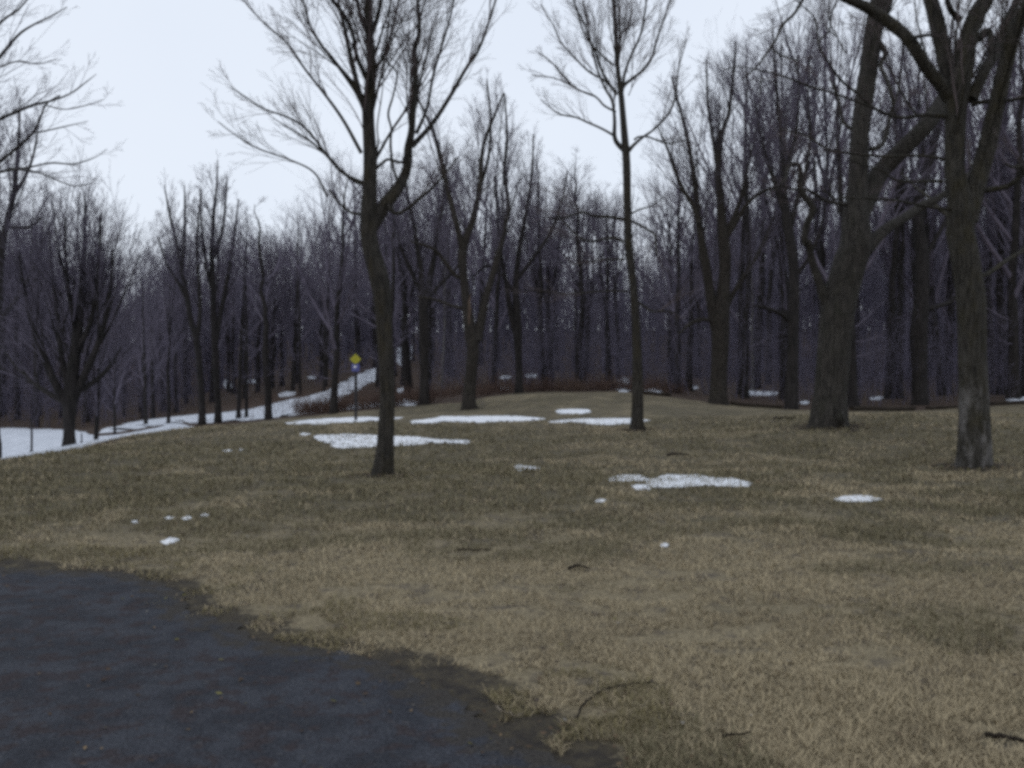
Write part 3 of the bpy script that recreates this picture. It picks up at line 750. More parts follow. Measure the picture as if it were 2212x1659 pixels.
# --- the right-hand tree with peeling bark
hand_tree('forked_maple_tree', 'large bare tree at the right edge with peeling pale bark near its base', 17.0,
  C6([(1890, 1455, 72), (1893, 1380, 68), (1895, 1200, 64), (1890, 1000, 60), (1878, 700, 58), (1868, 400, 60), (1850, 250, 58), (1810, 0, 58)]) +
  C3([(1800, 1500, 58), (1815, 1350, 58), (1795, 1250, 50), (1765, 1100, 42), (1770, 900, 41), (1775, 700, 44), (1775, 600, 56), (1785, 500, 60), (1830, 400, 44), (1850, 250, 38), (1900, 100, 36), (1970, -20, 34), (2030, -250, 26), (2060, -600, 12), (2080, -900, 4)]),
  [(C3([(1840, 1420, 46), (1885, 1260, 42), (1930, 1100, 38), (1985, 900, 36), (2030, 700, 34), (2085, 450, 31), (2140, 250, 29), (2210, 80, 26), (2290, -150, 20), (2350, -450, 10)]), 0, -1.2, .4),
   (C3([(1745, 480, 36), (1715, 420, 34), (1675, 250, 32), (1635, 80, 30), (1600, -50, 28), (1560, -300, 20), (1530, -650, 8)]), 0, 1.0, .4),
   (C3([(1740, 640, 30), (1660, 530, 27), (1560, 395, 26), (1470, 255, 25), (1330, 130, 25), (1210, 55, 22), (1060, -15, 18), (950, -75, 14), (830, -60, 8), (740, 80, 6.5), (660, 160, 6), (620, 250, 5.5), (585, 300, 5), (500, 420, 4), (400, 510, 2.5)]), 0, -2.2, .35),
   (C3([(585, 300, 4), (630, 345, 3.5), (690, 370, 3), (760, 390, 2)]), -2.1, -2.3, .4),
   (C3([(1870, 640, 30), (1905, 570, 26), (1960, 450, 24), (2030, 330, 22), (2090, 180, 20), (2150, 50, 16), (2200, -150, 10), (2260, -400, 5)]), 0, 1.4, .3),
   (C3([(1920, 250, 14), (1985, 200, 12), (2000, 300, 10), (1985, 420, 8)]), .6, .2, .5),
   (C3([(1800, 130, 12), (1740, 60, 10), (1700, -60, 8), (1650, -260, 4)]), .2, -.8, .3),
   (C3([(1720, 750, 8), (1640, 742, 7), (1560, 740, 7), (1440, 757, 6), (1350, 740, 6), (1240, 690, 5.5), (1140, 600, 5), (1040, 520, 4.5), (960, 410, 4), (890, 280, 3.5), (960, 200, 3), (970, 100, 3), (1010, 0, 2)]), 0, -1.8, .25),
   (C3([(1240, 690, 4.5), (1100, 640, 4), (960, 590, 4), (840, 560, 3.8), (720, 510, 3.5), (600, 470, 3), (500, 450, 2.5), (390, 430, 2), (280, 445, 1.4)]), -1.0, -2.0, .2),
   (C3([(890, 280, 3.4), (880, 200, 3), (860, 110, 2.5), (790, 40, 2), (740, -20, 1.5)]), -1.5, -1.9, .3),
   (C3([(1790, 1355, 6), (1600, 1330, 5), (1400, 1290, 4.5), (1200, 1275, 4), (1060, 1270, 4), (990, 1280, 4), (950, 1240, 3), (900, 1225, 2)]), 0, -1.6, .4),
   (C3([(1740, 1035, 6), (1600, 1005, 5), (1450, 1000, 4.5), (1300, 1005, 4.5), (1100, 985, 4), (950, 960, 3.6), (830, 880, 3), (730, 850, 2.6), (640, 830, 1.8)]), 0, 1.2, .3),
   (C3([(1690, 1165, 6), (1570, 1165, 5), (1450, 1168, 4.6), (1370, 1150, 4), (1300, 1100, 3.4), (1180, 1060, 2.6), (1080, 1030, 1.6)]), 0, -1.4, .3),
   (C3([(1520, 740, 4), (1450, 640, 3.6), (1380, 500, 3.2), (1320, 380, 2.8), (1290, 250, 2)]), -.3, -.8, .3),
   (C3([(1870, 670, 9), (1950, 655, 8), (2050, 650, 7), (2150, 640, 6), (2260, 610, 5), (2400, 560, 3)]), 0, -1.3, .3),
   (C3([(1940, 1225, 11), (2020, 1215, 10), (2100, 1200, 9), (2160, 1160, 8), (2212, 1110, 7), (2190, 1070, 6), (2140, 1075, 5), (2095, 1055, 4)]), 0, -1.0, .5),
   (C6([(1920, 240, 10), (1990, 210, 8), (2090, 140, 7), (2212, 60, 6), (2330, -40, 4)]), 0, .9, .4),
   (C3([(1490, 245, 8), (1550, 232, 6), (1620, 225, 5)]), -.8, -.3, .9),
  ], 'bark_pale', seed=17, dens=1.7, lsc=.9, tip=.0024, up=.1, extra=6, extra_from=.55, tmin_trunk=.5, flare=(.05, .35), kids=(5, 5, 4), sides=18)

# --- trees at the edge of the wood, traced one by one
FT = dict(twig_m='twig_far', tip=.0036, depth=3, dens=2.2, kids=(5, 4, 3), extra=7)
scarred = hand_tree('maple_tree', 'dark forked tree on the lawn crest with a pale scar down its trunk', 42.0,
  [(1014, 885, 34), (1013, 860, 28), (1018, 800, 27), (1022, 753, 27), (1018, 720, 28), (1008, 660, 20), (1000, 585, 19), (999, 540, 20), (1012, 500, 15), (1023, 470, 14), (1037, 403, 11), (1043, 320, 8), (1067, 252, 6), (1088, 200, 3)],
  [([(1030, 735, 22), (1040, 690, 19), (1050, 640, 16), (1062, 600, 14), (1080, 537, 12), (1097, 447, 9), (1090, 370, 7), (1095, 286, 5), (1090, 202, 3)], 0, 1.5),
   ([(999, 545, 14), (990, 500, 12), (970, 420, 11), (950, 336, 9), (936, 286, 7), (900, 205, 3)], 0, -1.4),
   ([(1000, 600, 8), (983, 595, 8), (960, 565, 7), (936, 538, 6), (886, 521, 3)], 0, -1.2),
   ([(1005, 668, 6), (975, 660, 5), (936, 646, 4), (900, 640, 2)], 0, .8),
   ([(1037, 405, 7), (1055, 340, 5), (1060, 260, 4), (1052, 170, 2)], 1, -.5)],
  'bark', seed=23, **FT)
_b = np.array(scarred.location)
_mb = MB()
_sp = np.array([P(u, v, 42 - .20) for u, v in [(1017, 634), (1014, 650), (1015, 668), (1013, 690), (1015, 712), (1013, 728)]])
_mb.tubes(_sp - _b, np.array([.02, .055, .07, .065, .06, .02]), 8, lump=.1, cap=True)
_mb.build('bark_scar', M['scar'], scarred)
hand_tree('maple_tree', 'dark slim tree rising from red-brown brush just left of the scarred forked tree', 46.0,
  [(916, 873, 22), (917, 800, 20), (915, 720, 22), (914, 655, 20), (910, 590, 13), (902, 540, 10), (893, 480, 8), (880, 420, 6), (870, 340, 3)],
  [([(918, 670, 14), (924, 620, 13), (936, 565, 11), (945, 500, 8), (957, 430, 6), (965, 340, 3)], 0, 1.2),
   ([(912, 640, 9), (890, 590, 7), (868, 540, 5), (850, 470, 3)], 0, -1.0),
   ([(920, 650, 7), (955, 610, 6), (985, 580, 4), (1010, 530, 2)], 0, 1.0)], 'bark_far', seed=29, **FT)
hand_tree('maple_tree', 'small tree on top of the mound, its trunk splitting low into a narrow V', 50.0,
  [(1121, 852, 20), (1121, 800, 15), (1118, 740, 17), (1117, 695, 19), (1114, 630, 14), (1117, 580, 12), (1125, 520, 10), (1140, 440, 7), (1150, 360, 5), (1152, 290, 3)],
  [([(1114, 720, 14), (1102, 670, 12), (1095, 620, 10), (1084, 560, 8), (1075, 470, 6), (1068, 380, 3)], 0, -1.2),
   ([(1120, 600, 7), (1150, 560, 6), (1190, 500, 5), (1215, 430, 3), (1225, 370, 2)], 0, 1.2),
   ([(1116, 640, 6), (1080, 590, 5), (1050, 575, 4), (1020, 600, 2)], 0, .9)], 'bark_far', seed=31, **FT)
hand_tree('maple_tree', 'stout maple behind the lawn, opening from a short trunk into a wide V of stems', 45.0,
  [(1553, 877, 44), (1552, 855, 38), (1553, 800, 36), (1556, 740, 38), (1556, 690, 38), (1563, 620, 27), (1566, 560, 26), (1562, 510, 25), (1556, 437, 17), (1551, 370, 15), (1560, 286, 11), (1573, 252, 9), (1582, 180, 6), (1590, 90, 3)],
  [([(1548, 715, 24), (1537, 660, 21), (1527, 585, 21), (1519, 545, 19), (1512, 500, 15), (1505, 437, 13), (1489, 319, 9), (1469, 235, 6), (1450, 165, 3)], 0, -1.6),
   ([(1562, 690, 13), (1575, 650, 12), (1596, 615, 10), (1630, 562, 8), (1650, 520, 6), (1675, 460, 3)], 0, 1.5),
   ([(1566, 520, 11), (1580, 497, 10), (1617, 437, 8), (1657, 410, 6), (1700, 400, 3)], 0, -1.2),
   ([(1564, 510, 11), (1585, 470, 10), (1603, 420, 9), (1617, 353, 7), (1637, 269, 5), (1645, 160, 2)], 0, 1.3),
   ([(1510, 480, 9), (1495, 440, 8), (1470, 400, 7), (1445, 330, 5), (1420, 270, 2)], -1, -1.8),
   ([(1556, 700, 8), (1520, 690, 7), (1490, 700, 6), (1466, 722, 3)], 0, -1.5),
   ([(1562, 440, 9), (1545, 330, 7), (1530, 230, 5), (1525, 130, 2)], 0, .8)],
  'bark', seed=37, **dict(FT, dens=2.7))
hand_tree('tall_maple_tree', 'straight dark trunk standing between the wide V maple and the thickest trunk', 42.0,
  [(1709, 891, 34), (1710, 850, 28), (1713, 750, 24), (1715, 620, 22), (1712, 550, 22), (1700, 480, 21), (1695, 437, 16), (1690, 370, 12), (1688, 300, 9), (1680, 220, 7), (1672, 120, 4), (1668, 40, 2)],
  [([(1706, 500, 12), (1720, 440, 10), (1738, 380, 8), (1750, 300, 6), (1745, 220, 4), (1750, 120, 2)], 0, 1.3),
   ([(1708, 695, 8), (1690, 680, 8), (1657, 666, 6), (1625, 660, 3)], 0, -1.2, .5),
   ([(1698, 470, 10), (1675, 400, 8), (1650, 320, 6), (1630, 220, 3)], 0, -1.2),
   ([(1690, 380, 8), (1715, 310, 6), (1725, 220, 4), (1722, 120, 2)], 0, 1),
   ([(1716, 600, 8), (1745, 560, 6), (1770, 500, 4), (1790, 420, 2)], 0, -1)], 'bark_far', seed=41, **FT)
hand_tree('tall_maple_tree', 'dark trunk leaning right, standing between the thickest trunk and the peeling tree', 50.0,
  [(1988, 878, 34), (1987, 800, 33), (1985, 720, 35), (1990, 650, 33), (1992, 560, 28), (1984, 480, 24), (1986, 420, 22), (2003, 370, 19), (2020, 300, 15), (2040, 220, 11), (2050, 120, 7), (2060, 20, 3)],
  [([(2000, 668, 11), (2030, 660, 10), (2060, 648, 7), (2100, 610, 4)], 0, 1.0),
   ([(1982, 490, 12), (1955, 420, 10), (1940, 330, 8), (1930, 230, 5), (1920, 110, 2)], 0, -1.2),
   ([(2003, 380, 10), (1990, 290, 8), (1985, 190, 5), (1990, 80, 2)], 0, 1.2),
   ([(1996, 560, 10), (2030, 500, 8), (2070, 430, 6), (2110, 330, 3)], 0, 1.2)], 'bark_far', seed=43, **FT)
hand_tree('maple_tree', 'left tree of two close trunks beyond the lawn edge, leaning out to the left', 50.0,
  [(437, 919, 18), (436, 870, 14), (432, 800, 14), (424, 735, 13), (412, 690, 12), (402, 630, 10), (392, 585, 9), (380, 520, 7), (366, 460, 5), (355, 400, 2)],
  [([(425, 740, 8), (432, 680, 7), (430, 620, 6), (425, 540, 4), (430, 440, 2)], 0, 1),
   ([(405, 650, 7), (385, 610, 6), (360, 570, 4), (340, 510, 2)], 0, -1),
   ([(392, 590, 6), (398, 520, 5), (400, 440, 3), (398, 400, 2)], 0, 1)], 'bark_far', seed=47, **FT)
hand_tree('maple_tree', 'right tree of two close trunks beyond the lawn edge, upright with several straight stems', 52.0,
  [(471, 914, 17), (470, 860, 13), (466, 780, 14), (462, 700, 14), (460, 620, 12), (458, 540, 10), (462, 460, 7), (468, 400, 4), (470, 345, 2)],
  [([(466, 740, 9), (478, 670, 8), (492, 600, 7), (505, 520, 5), (515, 430, 2)], 0, 1),
   ([(461, 640, 7), (446, 570, 6), (436, 490, 4), (432, 410, 2)], 0, -1),
   ([(460, 560, 6), (480, 500, 5), (488, 430, 3), (490, 380, 2)], 0, .8)], 'bark_far', seed=53, **FT)
hand_tree('maple_tree', 'bare tree at the far left edge with long boughs reaching into the sky', 20.0,
  [(-150, 1010, 60), (-148, 900, 50), (-140, 700, 46), (-130, 520, 42), (-120, 420, 38), (-110, 300, 30), (-100, 150, 24), (-90, 0, 18), (-85, -150, 10), (-80, -300, 4)],
  [([(-122, 440, 11), (-60, 330, 8.1), (-20, 270, 6.2), (40, 240, 5), (75, 226, 4.7), (110, 218, 3.7), (150, 203, 2.5), (185, 178, 1.9), (208, 160, 0.93)], 0, -.8),
   ([(-125, 480, 11), (-70, 410, 8.1), (-20, 365, 6.2), (30, 325, 5), (70, 288, 4.3), (84, 262, 3.7), (100, 225, 3.1), (130, 205, 1.9)], 0, .9),
   ([(70, 288, 2.8), (110, 280, 2.5), (150, 271, 1.9), (190, 262, 0.93)], .7, .2),
   ([(100, 228, 2.5), (140, 236, 1.9), (185, 228, 1.5), (225, 215, 0.87)], -.5, -1.0),
   ([(-110, 300, 9.9), (-60, 190, 7.4), (0, 122, 5.6), (40, 75, 4.3), (75, 52, 3.1), (110, 35, 2.5), (145, 15, 1.2)], 0, 1.2),
   ([(-108, 270, 7.4), (-60, 130, 6.2), (0, 50, 4.3), (40, 20, 3.1), (80, -30, 1.9), (110, -90, 0.93)], 0, -1.2),
   ([(-126, 500, 7.4), (-60, 430, 5.6), (0, 372, 4.3), (60, 362, 3.4), (110, 352, 3.1), (160, 354, 2.5), (205, 340, 1.6), (232, 322, 0.81)], 0, .4),
   ([(-122, 460, 6.2), (-50, 395, 4.3), (20, 368, 3.7), (80, 372, 3.1), (130, 392, 2.5), (165, 402, 1.6), (200, 395, 0.81)], 0, -1.0),
   ([(0, 145, 3.1), (40, 132, 2.5), (80, 138, 1.9), (125, 128, 0.93)], 0, .8)],
  'bark', 'twig_far', seed=59, dens=1.8, lsc=1.0, tip=.0022, up=.1, extra=10, extra_from=.3, tmin_trunk=.35)
hand_tree('maple_tree', 'dark crooked trunk at the left margin in front of the left wood', 32.0,
  [(-18, 960, 34), (-16, 900, 26), (-12, 800, 24), (-8, 700, 20), (-2, 600, 16), (4, 540, 14), (13, 487, 12), (30, 420, 11), (34, 380, 9), (38, 336, 7), (42, 270, 4), (44, 210, 2)],
  [([(6, 540, 10), (-10, 470, 8), (-15, 390, 6), (-5, 310, 3)], 0, 1),
   ([(14, 490, 8), (40, 492, 6), (64, 490, 5), (90, 470, 3)], 0, -1, .4),
   ([(28, 425, 7), (60, 370, 5), (78, 310, 3), (85, 250, 1.5)], 0, 1),
   ([(-8, 700, 9), (40, 640, 7), (80, 560, 5), (110, 480, 2.5)], 0, 1.2),
   ([(-5, 640, 9), (-50, 560, 7), (-80, 470, 3)], 0, -1.2)], 'bark_far', seed=61, **dict(FT, dens=2.8, tip=.004))
hand_tree('bushy_tree', 'low-branched bushy dark tree at the left, its trunk bare only against the snow', 27.0,
  [(150, 972, 32), (150, 940, 24), (150, 900, 25), (152, 860, 31), (158, 800, 26), (165, 740, 22), (172, 680, 18), (178, 610, 13), (182, 540, 9), (184, 470, 6), (183, 420, 3)],
  [([(146, 880, 16), (120, 830, 14), (95, 770, 12), (70, 700, 9), (52, 620, 6), (40, 540, 3)], 0, -1.2, .15),
   ([(156, 875, 15), (178, 820, 13), (205, 760, 11), (228, 690, 8), (240, 610, 5), (244, 540, 2.5)], 0, -1.0, .15),
   ([(144, 870, 11), (105, 850, 9), (65, 820, 7), (25, 780, 4), (0, 740, 2)], 0, 1.4, .15),
   ([(158, 850, 11), (195, 830, 9), (230, 800, 7), (262, 750, 3)], 0, 1.4, .15),
   ([(150, 850, 12), (135, 780, 10), (125, 690, 8), (112, 590, 5), (105, 500, 2)], 0, 1.6, .15),
   ([(164, 760, 11), (195, 700, 9), (208, 620, 6), (215, 540, 4), (218, 460, 2)], 0, -1.3, .15),
   ([(168, 720, 10), (150, 640, 8), (142, 560, 5), (140, 470, 2.5)], 0, -1.6, .15)],
  'bark_far', 'twig_far', seed=67, dens=2.6, lsc=1.2, tip=.003, depth=3, kids=(6, 5, 3), extra=12, extra_from=.2, tmin_trunk=.2)

# ------------------------------------------------------------------ trees of the wood: a few kinds, copied
def make_kind(kind, seed, H=18.0):
    q = np.random.default_rng(seed)
    tip = .0028
    m = 26
    s = np.linspace(0, 1, m)
    K = dict(upright=(.0125, .22, 14, .44, (28, 52), .045, .9), fork=(.014, .35, 9, .30, (22, 42), .05, .55),
             slender=(.0085, .40, 12, .28, (26, 48), .05, .93), bushy=(.013, .10, 26, .40, (28, 58), .05, .9),
             spread=(.0155, .22, 15, .46, (35, 66), .035, .85))[kind]
    r0, first, nl, ll, ang, trop, top = K
    wob = np.cumsum(q.normal(0, .012, (m, 2)), 0) * H * .35
    wob -= wob[0]
    tp = np.c_[wob * (s[:, None] ** .8), s * H * top]
    tr = np.maximum(r0 * H * (1 - s) ** (.75 if kind != 'fork' else .45) + .008, .01)
    if kind == 'fork': tr = np.maximum(tr, r0 * H * .55)
    tp2 = np.r_[[[0, 0, -.5]], tp]; tr2 = np.r_[tr[0] * 1.1, tr]
    tm = MB(); tm.tubes(tp2, tr2, 9, flare=(.35, .4), lump=.06, seed=seed)
    cm = MB()
    srcs = [(tp, tr, first)]
    if kind == 'fork':
        for k in range(3):
            a = 2.1 * k + q.uniform(0, 1)
            D = np.array([[math.cos(a) * q.uniform(.15, .4), math.sin(a) * q.uniform(.15, .4), 1]])
            st = tp[int(m * q.uniform(.55, .98))][None]
            pts, rad = grow(st, D, np.array([H * q.uniform(.45, .58)]), np.array([tr[-1] * .75]), 14, .05, .03, .01, q)
            cm.tubes(pts, rad, 7); srcs.append((pts[0], rad[0], .12))
    pos = []; DD = []; LL = []; RR = []
    for a_, r_, t0 in srcs:
        n_ = nl if a_ is tp or kind == 'fork' else 6
        p_, D_, L_, R_ = spawn(a_[None], r_[None], np.array([H * ll]), n_, t0, .99, ang, 1.0, .55, .02, .1, q, .25)
        tt = np.clip(p_[:, 2] / H, 0, 1)
        L_ = L_ * np.where(tt > .6, 1 - .8 * (tt - .6) / .4, 1)
        R_ = np.clip(np.minimum(R_ * 1.3, L_ * .013), .012, None)
        pos.append(p_); DD.append(D_); LL.append(L_); RR.append(R_)
    if kind in ('slender', 'upright'):              # a few dead snags low on the trunk
        p_, D_, L_, R_ = spawn(tp[None], tr[None], np.array([H * .09]), 4, .12, first, (60, 95), 1, .3, .012, 0, q)
        pos.append(p_); DD.append(D_); LL.append(L_); RR.append(R_)
    spec = [(9, .07, trop, 7, (22, 46), .5, 6), (7, .06, .022, 5, (20, 44), .6, 4), (5, .07, .015, 2, (22, 48), .55, 3), (4, .08, .015, 0, None, 0, 3)]
    ramify(cm, np.concatenate(pos), np.concatenate(DD), np.concatenate(LL), np.concatenate(RR), spec, q, tip, 0)
    zt = max(float(np.percentile(np.concatenate(cm.v)[:, 2], 99.7)), H * .8)
    return dict(H=zt, trunk=tm.mesh('trunk', M['bark_far']), crown=cm.mesh('crown', [M['bark_far'], M['twig_far']]), name=kind)


KINDS = {k: [make_kind(k, 100 + 17 * i + 3 * j, 18.0) for j in range(n)] for i, (k, n) in enumerate([('upright', 4), ('fork', 3), ('slender', 4), ('bushy', 2), ('spread', 3)])}
NAMES = dict(upright='maple_tree', fork='forked_tree', slender='slender_tree', bushy='bushy_tree', spread='spreading_tree')
used = []


def place(kind, x, y, height, label, group=None, var=None, rot=None, fat=1.0, cat='tree', barkm=None, crown=True):
    ks = KINDS[kind]; p = ks[int(rng.integers(len(ks))) if var is None else var % len(ks)]
    s = height / p['H']
    root = empty(NAMES[kind], (x, y, h(x, y) - .05)); tag(root, label, cat, group)
    root.scale = (s * fat, s * fat, s)
    root.rotation_euler = (rng.normal(0, .025), rng.normal(0, .025), rng.uniform(0, 6.283) if rot is None else rot)
    for nm in ('trunk', 'crown'):
        o = bpy.data.objects.new(nm, p[nm]); COL.objects.link(o); o.parent = root
        if barkm and nm == 'trunk':
            o.material_slots[0].link = 'OBJECT'; o.material_slots[0].material = M[barkm]
    used.append((x, y))
    return root


for o in COL.objects:
    if o.parent is None and o.get('category') == 'tree': used.append((o.location.x, o.location.y))

SPECIAL = [  # kind, u, distance, v of the top, label, fatness
 ('upright', 720, 45.5, 285, 'tall dark tree at the lawn edge just left of the yellow and blue sign', 1.05),
 ('slender', 580, 48, 425, 'tree with a wide straight dark trunk at the top of the left lawn, bare below', 1.9),
 ('bushy', 207, 30, 470, 'dark tree just right of the bushy low-branched tree, at the edge of the snow field', .75),
 ('upright', 248, 44, 640, 'short thin-trunked tree third from the left along the snow field edge', .8),
 ('upright', 315, 53, 520, 'thin tree standing alone between two strips of snow on the left', .8),
 ('fork', 364, 57, 500, 'thin tree at the edge of the snow strip, left of the two close trunks', .7),
 ('slender', 515, 54, 440, 'left one of a close pair of thin trunks left of the wide straight trunk', 1.1),
 ('slender', 532, 54.5, 460, 'right one of a close pair of thin trunks left of the wide straight trunk', .9),
 ('spread', 1463, 54, 300, 'dark tree between the slender straight tree and the wide V maple, with side boughs', .85),
 ('slender', 1249, 58, 320, 'dark straight trunk in the middle of the wood, right of the mound tree', 1.7),
 ('slender', 1170, 60, 300, 'thin straight trunk just right of the small V-split tree on the mound', 1.1),
 ('slender', 1312, 58, 390, 'thin dark trunk left of the slender straight tree, by a bright snow remnant', 1.2),
 ('upright', 1067, 58, 210, 'dark trunk in the brush between the scarred forked tree and the mound tree', .8),
 ('upright', 1843, 47, -60, 'dark trunk half hidden behind the right flank of the thickest trunk', .9),
 ('slender', 1920, 56, 0, 'left one of two thin trunks right of the thickest trunk', 1.2),
 ('slender', 1942, 57, 20, 'right one of two thin trunks right of the thickest trunk', 1.1),
 ('upright', 2190, 52, -100, 'dark trunk at the right margin beyond the peeling tree', 1.0),
 ('slender', 845, 62, 300, 'thin trunk in the wood just right of the curved trunk', 1.2),
 ('slender', 700, 80, 400, 'thin sapling-like tree growing on the rising snowy trail', .7),
 ('slender', 648, 78, 420, 'thin dark tree above the snowy trail, left of the tree by the sign', .8),
]
for kind, u, d, vt, lab, fat in SPECIAL:
    x, y = (u - CU) / F * d, d
    place(kind, x, y, CAMZ + (CV - vt) / F * d - h(x, y), lab, 'single trees at the edge of the wood', fat=fat)
place('slender', (955 - CU) / F * 60, 60, 11, 'pale grey slender birch-like trunk right of the dark slim tree in the brush', 'single trees at the edge of the wood', fat=.8, barkm='bark_birch')
place('slender', (1625 - CU) / F * 66, 66, 15, 'pale grey thin trunk in the wood right of the wide V maple', 'single trees at the edge of the wood', fat=.8, barkm='bark_birch')

SKY_U = [-400, -200, 0, 60, 120, 200, 245, 275, 310, 340, 450, 500, 560, 620, 660, 720, 850, 930, 1040, 1100, 1140, 1250, 1300, 1350, 1400, 1450, 1520, 1600, 1700, 2300, 2700]
SKY_V = [150, 150, 250, 300, 400, 450, 530, 600, 540, 470, 390, 430, 440, 420, 360, 310, 320, 250, 200, 270, 310, 350, 400, 380, 350, 270, 90, 0, -60, -160, -160]


def front(u):                                        # nearest distance of the wood
    return np.interp(u, [-400, 0, 330, 420, 700, 860, 960, 1120, 1400, 1560, 1750, 1980, 2300, 2700], [62, 68, 66, 80, 88, 64, 58, 56, 55, 52, 49, 52, 53, 50])


ZL = {'left': 'one of the crowded bare trees in the left wood beyond the snowy trail',
      'mid': 'one of the crowded bare trees in the wood behind the mound',
      'right': 'one of the crowded bare trees in the wood beyond the big maples'}
cnt = 0; tries = 0
while cnt < 146 and tries < 9000:
    tries += 1
    u = rng.uniform(-330, 2560) if rng.random() < .92 else rng.uniform(1430, 2500); f0 = front(u)
    d = f0 + (118 - f0) * rng.uniform(0, 1) ** 1.35
    x, y = (u - CU) / F * d, d
    U_ = np.array(used)
    if ((U_[:, 0] - x) ** 2 + (U_[:, 1] - y) ** 2).min() < (2.0 if d > 70 else 2.6) ** 2: continue
    if u < 860 and (inside(np.array([x]), np.array([y]), TR)[0] or polydist(np.array([x]), np.array([y]), np.array(TR))[0] < .6): continue
    vt = max(np.interp(u + k, SKY_U, SKY_V) for k in (-45, 0, 45)) + abs(rng.normal(0, 55)) - 5
    ht = CAMZ + (CV - vt) / F * d - h(x, y)
    ht = min(ht, rng.uniform(17, 27) if u < 1430 else rng.uniform(22, 33))
    if ht < 5: continue
    kind = rng.choice(['upright', 'fork', 'slender', 'spread', 'bushy'], p=[.32, .26, .24, .16, .02])
    zone = 'left' if u < 840 else ('mid' if u < 1440 else 'right')
    place(kind, x, y, ht, ZL[zone], 'crowded trees of the ' + zone + ' wood', fat=rng.uniform(.75, 1.15) * (18 / max(ht, 9)) ** .3)
    cnt += 1
print('wood trees', cnt, 'tries', tries)


# ------------------------------------------------------------------ far wood and undergrowth (masses)
def stems(n, region, hts, rbase, spread, kids, q, name, material, tip, label_kind=True):
    x, y = region(n)
    L = q.uniform(*hts, len(x)) * (.6 + .8 * q.random(len(x)) ** 2)
    D = np.stack([q.normal(0, spread, len(x)), q.normal(0, spread, len(x)), np.ones(len(x))], -1)
    mb = MB()
    ramify(mb, np.stack([x, y, h(x, y) - .05], -1), D, L, np.clip(L * rbase, tip * 1.3, None), kids, q, tip)
    o = mb.build(name, material); tag(o, kind='stuff')
    return o


q = np.random.default_rng(77)


def reg_under(n):
    u = q.uniform(-350, 2600, n * 2); f0 = front(u) - 2
    d = f0 + (112 - f0) * q.random(n * 2) ** 1.2
    x = (u - CU) / F * d
    k = ~(inside(x, d, TR) & (q.random(n * 2) < .96))
    k &= vnoise(x, d, 6, 41) > .25
    k &= ~((u > 440) & (u < 905) & (d < 132) & (q.random(n * 2) < .72))
    return x[k][:n], d[k][:n]


stems(3600, reg_under, (1.4, 6.0), .0042, .16, [(6, .12, .03, 6, (20, 55), .45, 3), (4, .16, .03, 4, (25, 60), .5, 3), (3, .2, .02, 0, None, 0, 3)], q, 'undergrowth', M['twig_haze'], .004)


def reg_ridge(n):
    u = q.uniform(-420, 2650, n); d = q.uniform(125, 236, n)
    return (u - CU) / F * d, d


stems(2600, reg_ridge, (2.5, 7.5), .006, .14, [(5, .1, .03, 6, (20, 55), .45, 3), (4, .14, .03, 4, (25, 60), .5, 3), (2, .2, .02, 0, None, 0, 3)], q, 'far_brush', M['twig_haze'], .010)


def reg_brush(n):
    u = np.r_[q.uniform(850, 1480, n), q.uniform(640, 860, n // 3)]
    lo = np.interp(u, [640, 720, 860, 900, 1010, 1120, 1200, 1340, 1480], [49, 47, 46.5, 46, 46.5, 51, 52, 51.5, 50])
    d = lo + q.random(len(u)) ** 1.6 * 14
    x = (u - CU) / F * d
    k = vnoise(x, d, 2.4, 43) * .6 + vnoise(x, d, .8, 45) * .4 > .47
    return x[k], d[k]


stems(3600, reg_brush, (.25, .85), .005, .35, [(4, .16, .02, 6, (25, 60), .5, 3), (3, .2, .02, 3, (25, 65), .5, 3), (2, .2, .02, 0, None, 0, 3)], q, 'red_brush', M['brush'], .004)


def reg_reeds(n):
    u = q.uniform(520, 860, n); d = q.uniform(50, 80, n)
    x = (u - CU) / F * d
    k = vnoise(x, d, 3, 44) > .42
    return x[k], d[k]


stems(900, reg_reeds, (.4, 1.1), .006, .15, [(3, .1, .02, 2, (20, 50), .4, 3), (2, .2, .02, 0, None, 0, 3)], q, 'dry_stalks', M['brush'], .004)

# far trees that read as one mass
mb = MB()
n = 1250
u = q.uniform(-420, 2650, n); d = q.uniform(106, 232, n)
x = (u - CU) / F * d
vt = np.array([max(np.interp(a + k, SKY_U, SKY_V) for k in (-60, 0, 60)) for a in u]) + np.abs(q.normal(0, 80, n)) + 150
vt = np.minimum(vt, 600 + q.normal(0, 40, n))
H_ = np.clip(CAMZ + (CV - vt) / F * d - h(x, d), 7, 22)
pts, rad = grow(np.stack([x, d, h(x, d) - .3], -1), np.tile([[0., 0, 1]], (n, 1)) + q.normal(0, .03, (n, 3)), H_ * .95, H_ * .010 + .05, 12, .03, .05, .02, q)
mb.tubes(pts, rad, 5)
pp, DD, LL, RR = spawn(pts, rad, H_, 12, .05, .98, (25, 55), .34, .5, .02, .1, q)
ramify(mb, pp, DD, LL, RR, [(5, .08, .04, 5, (22, 50), .55, 3), (4, .1, .03, 4, (22, 55), .55, 3), (2, .16, .03, 0, None, 0, 3)], q, .011)
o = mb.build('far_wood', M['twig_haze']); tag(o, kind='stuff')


# ------------------------------------------------------------------ sign, stakes, logs, sticks
def rotz(a):
    c, s = math.cos(a), math.sin(a); return np.array([[c, -s, 0], [s, c, 0], [0, 0, 1.]])


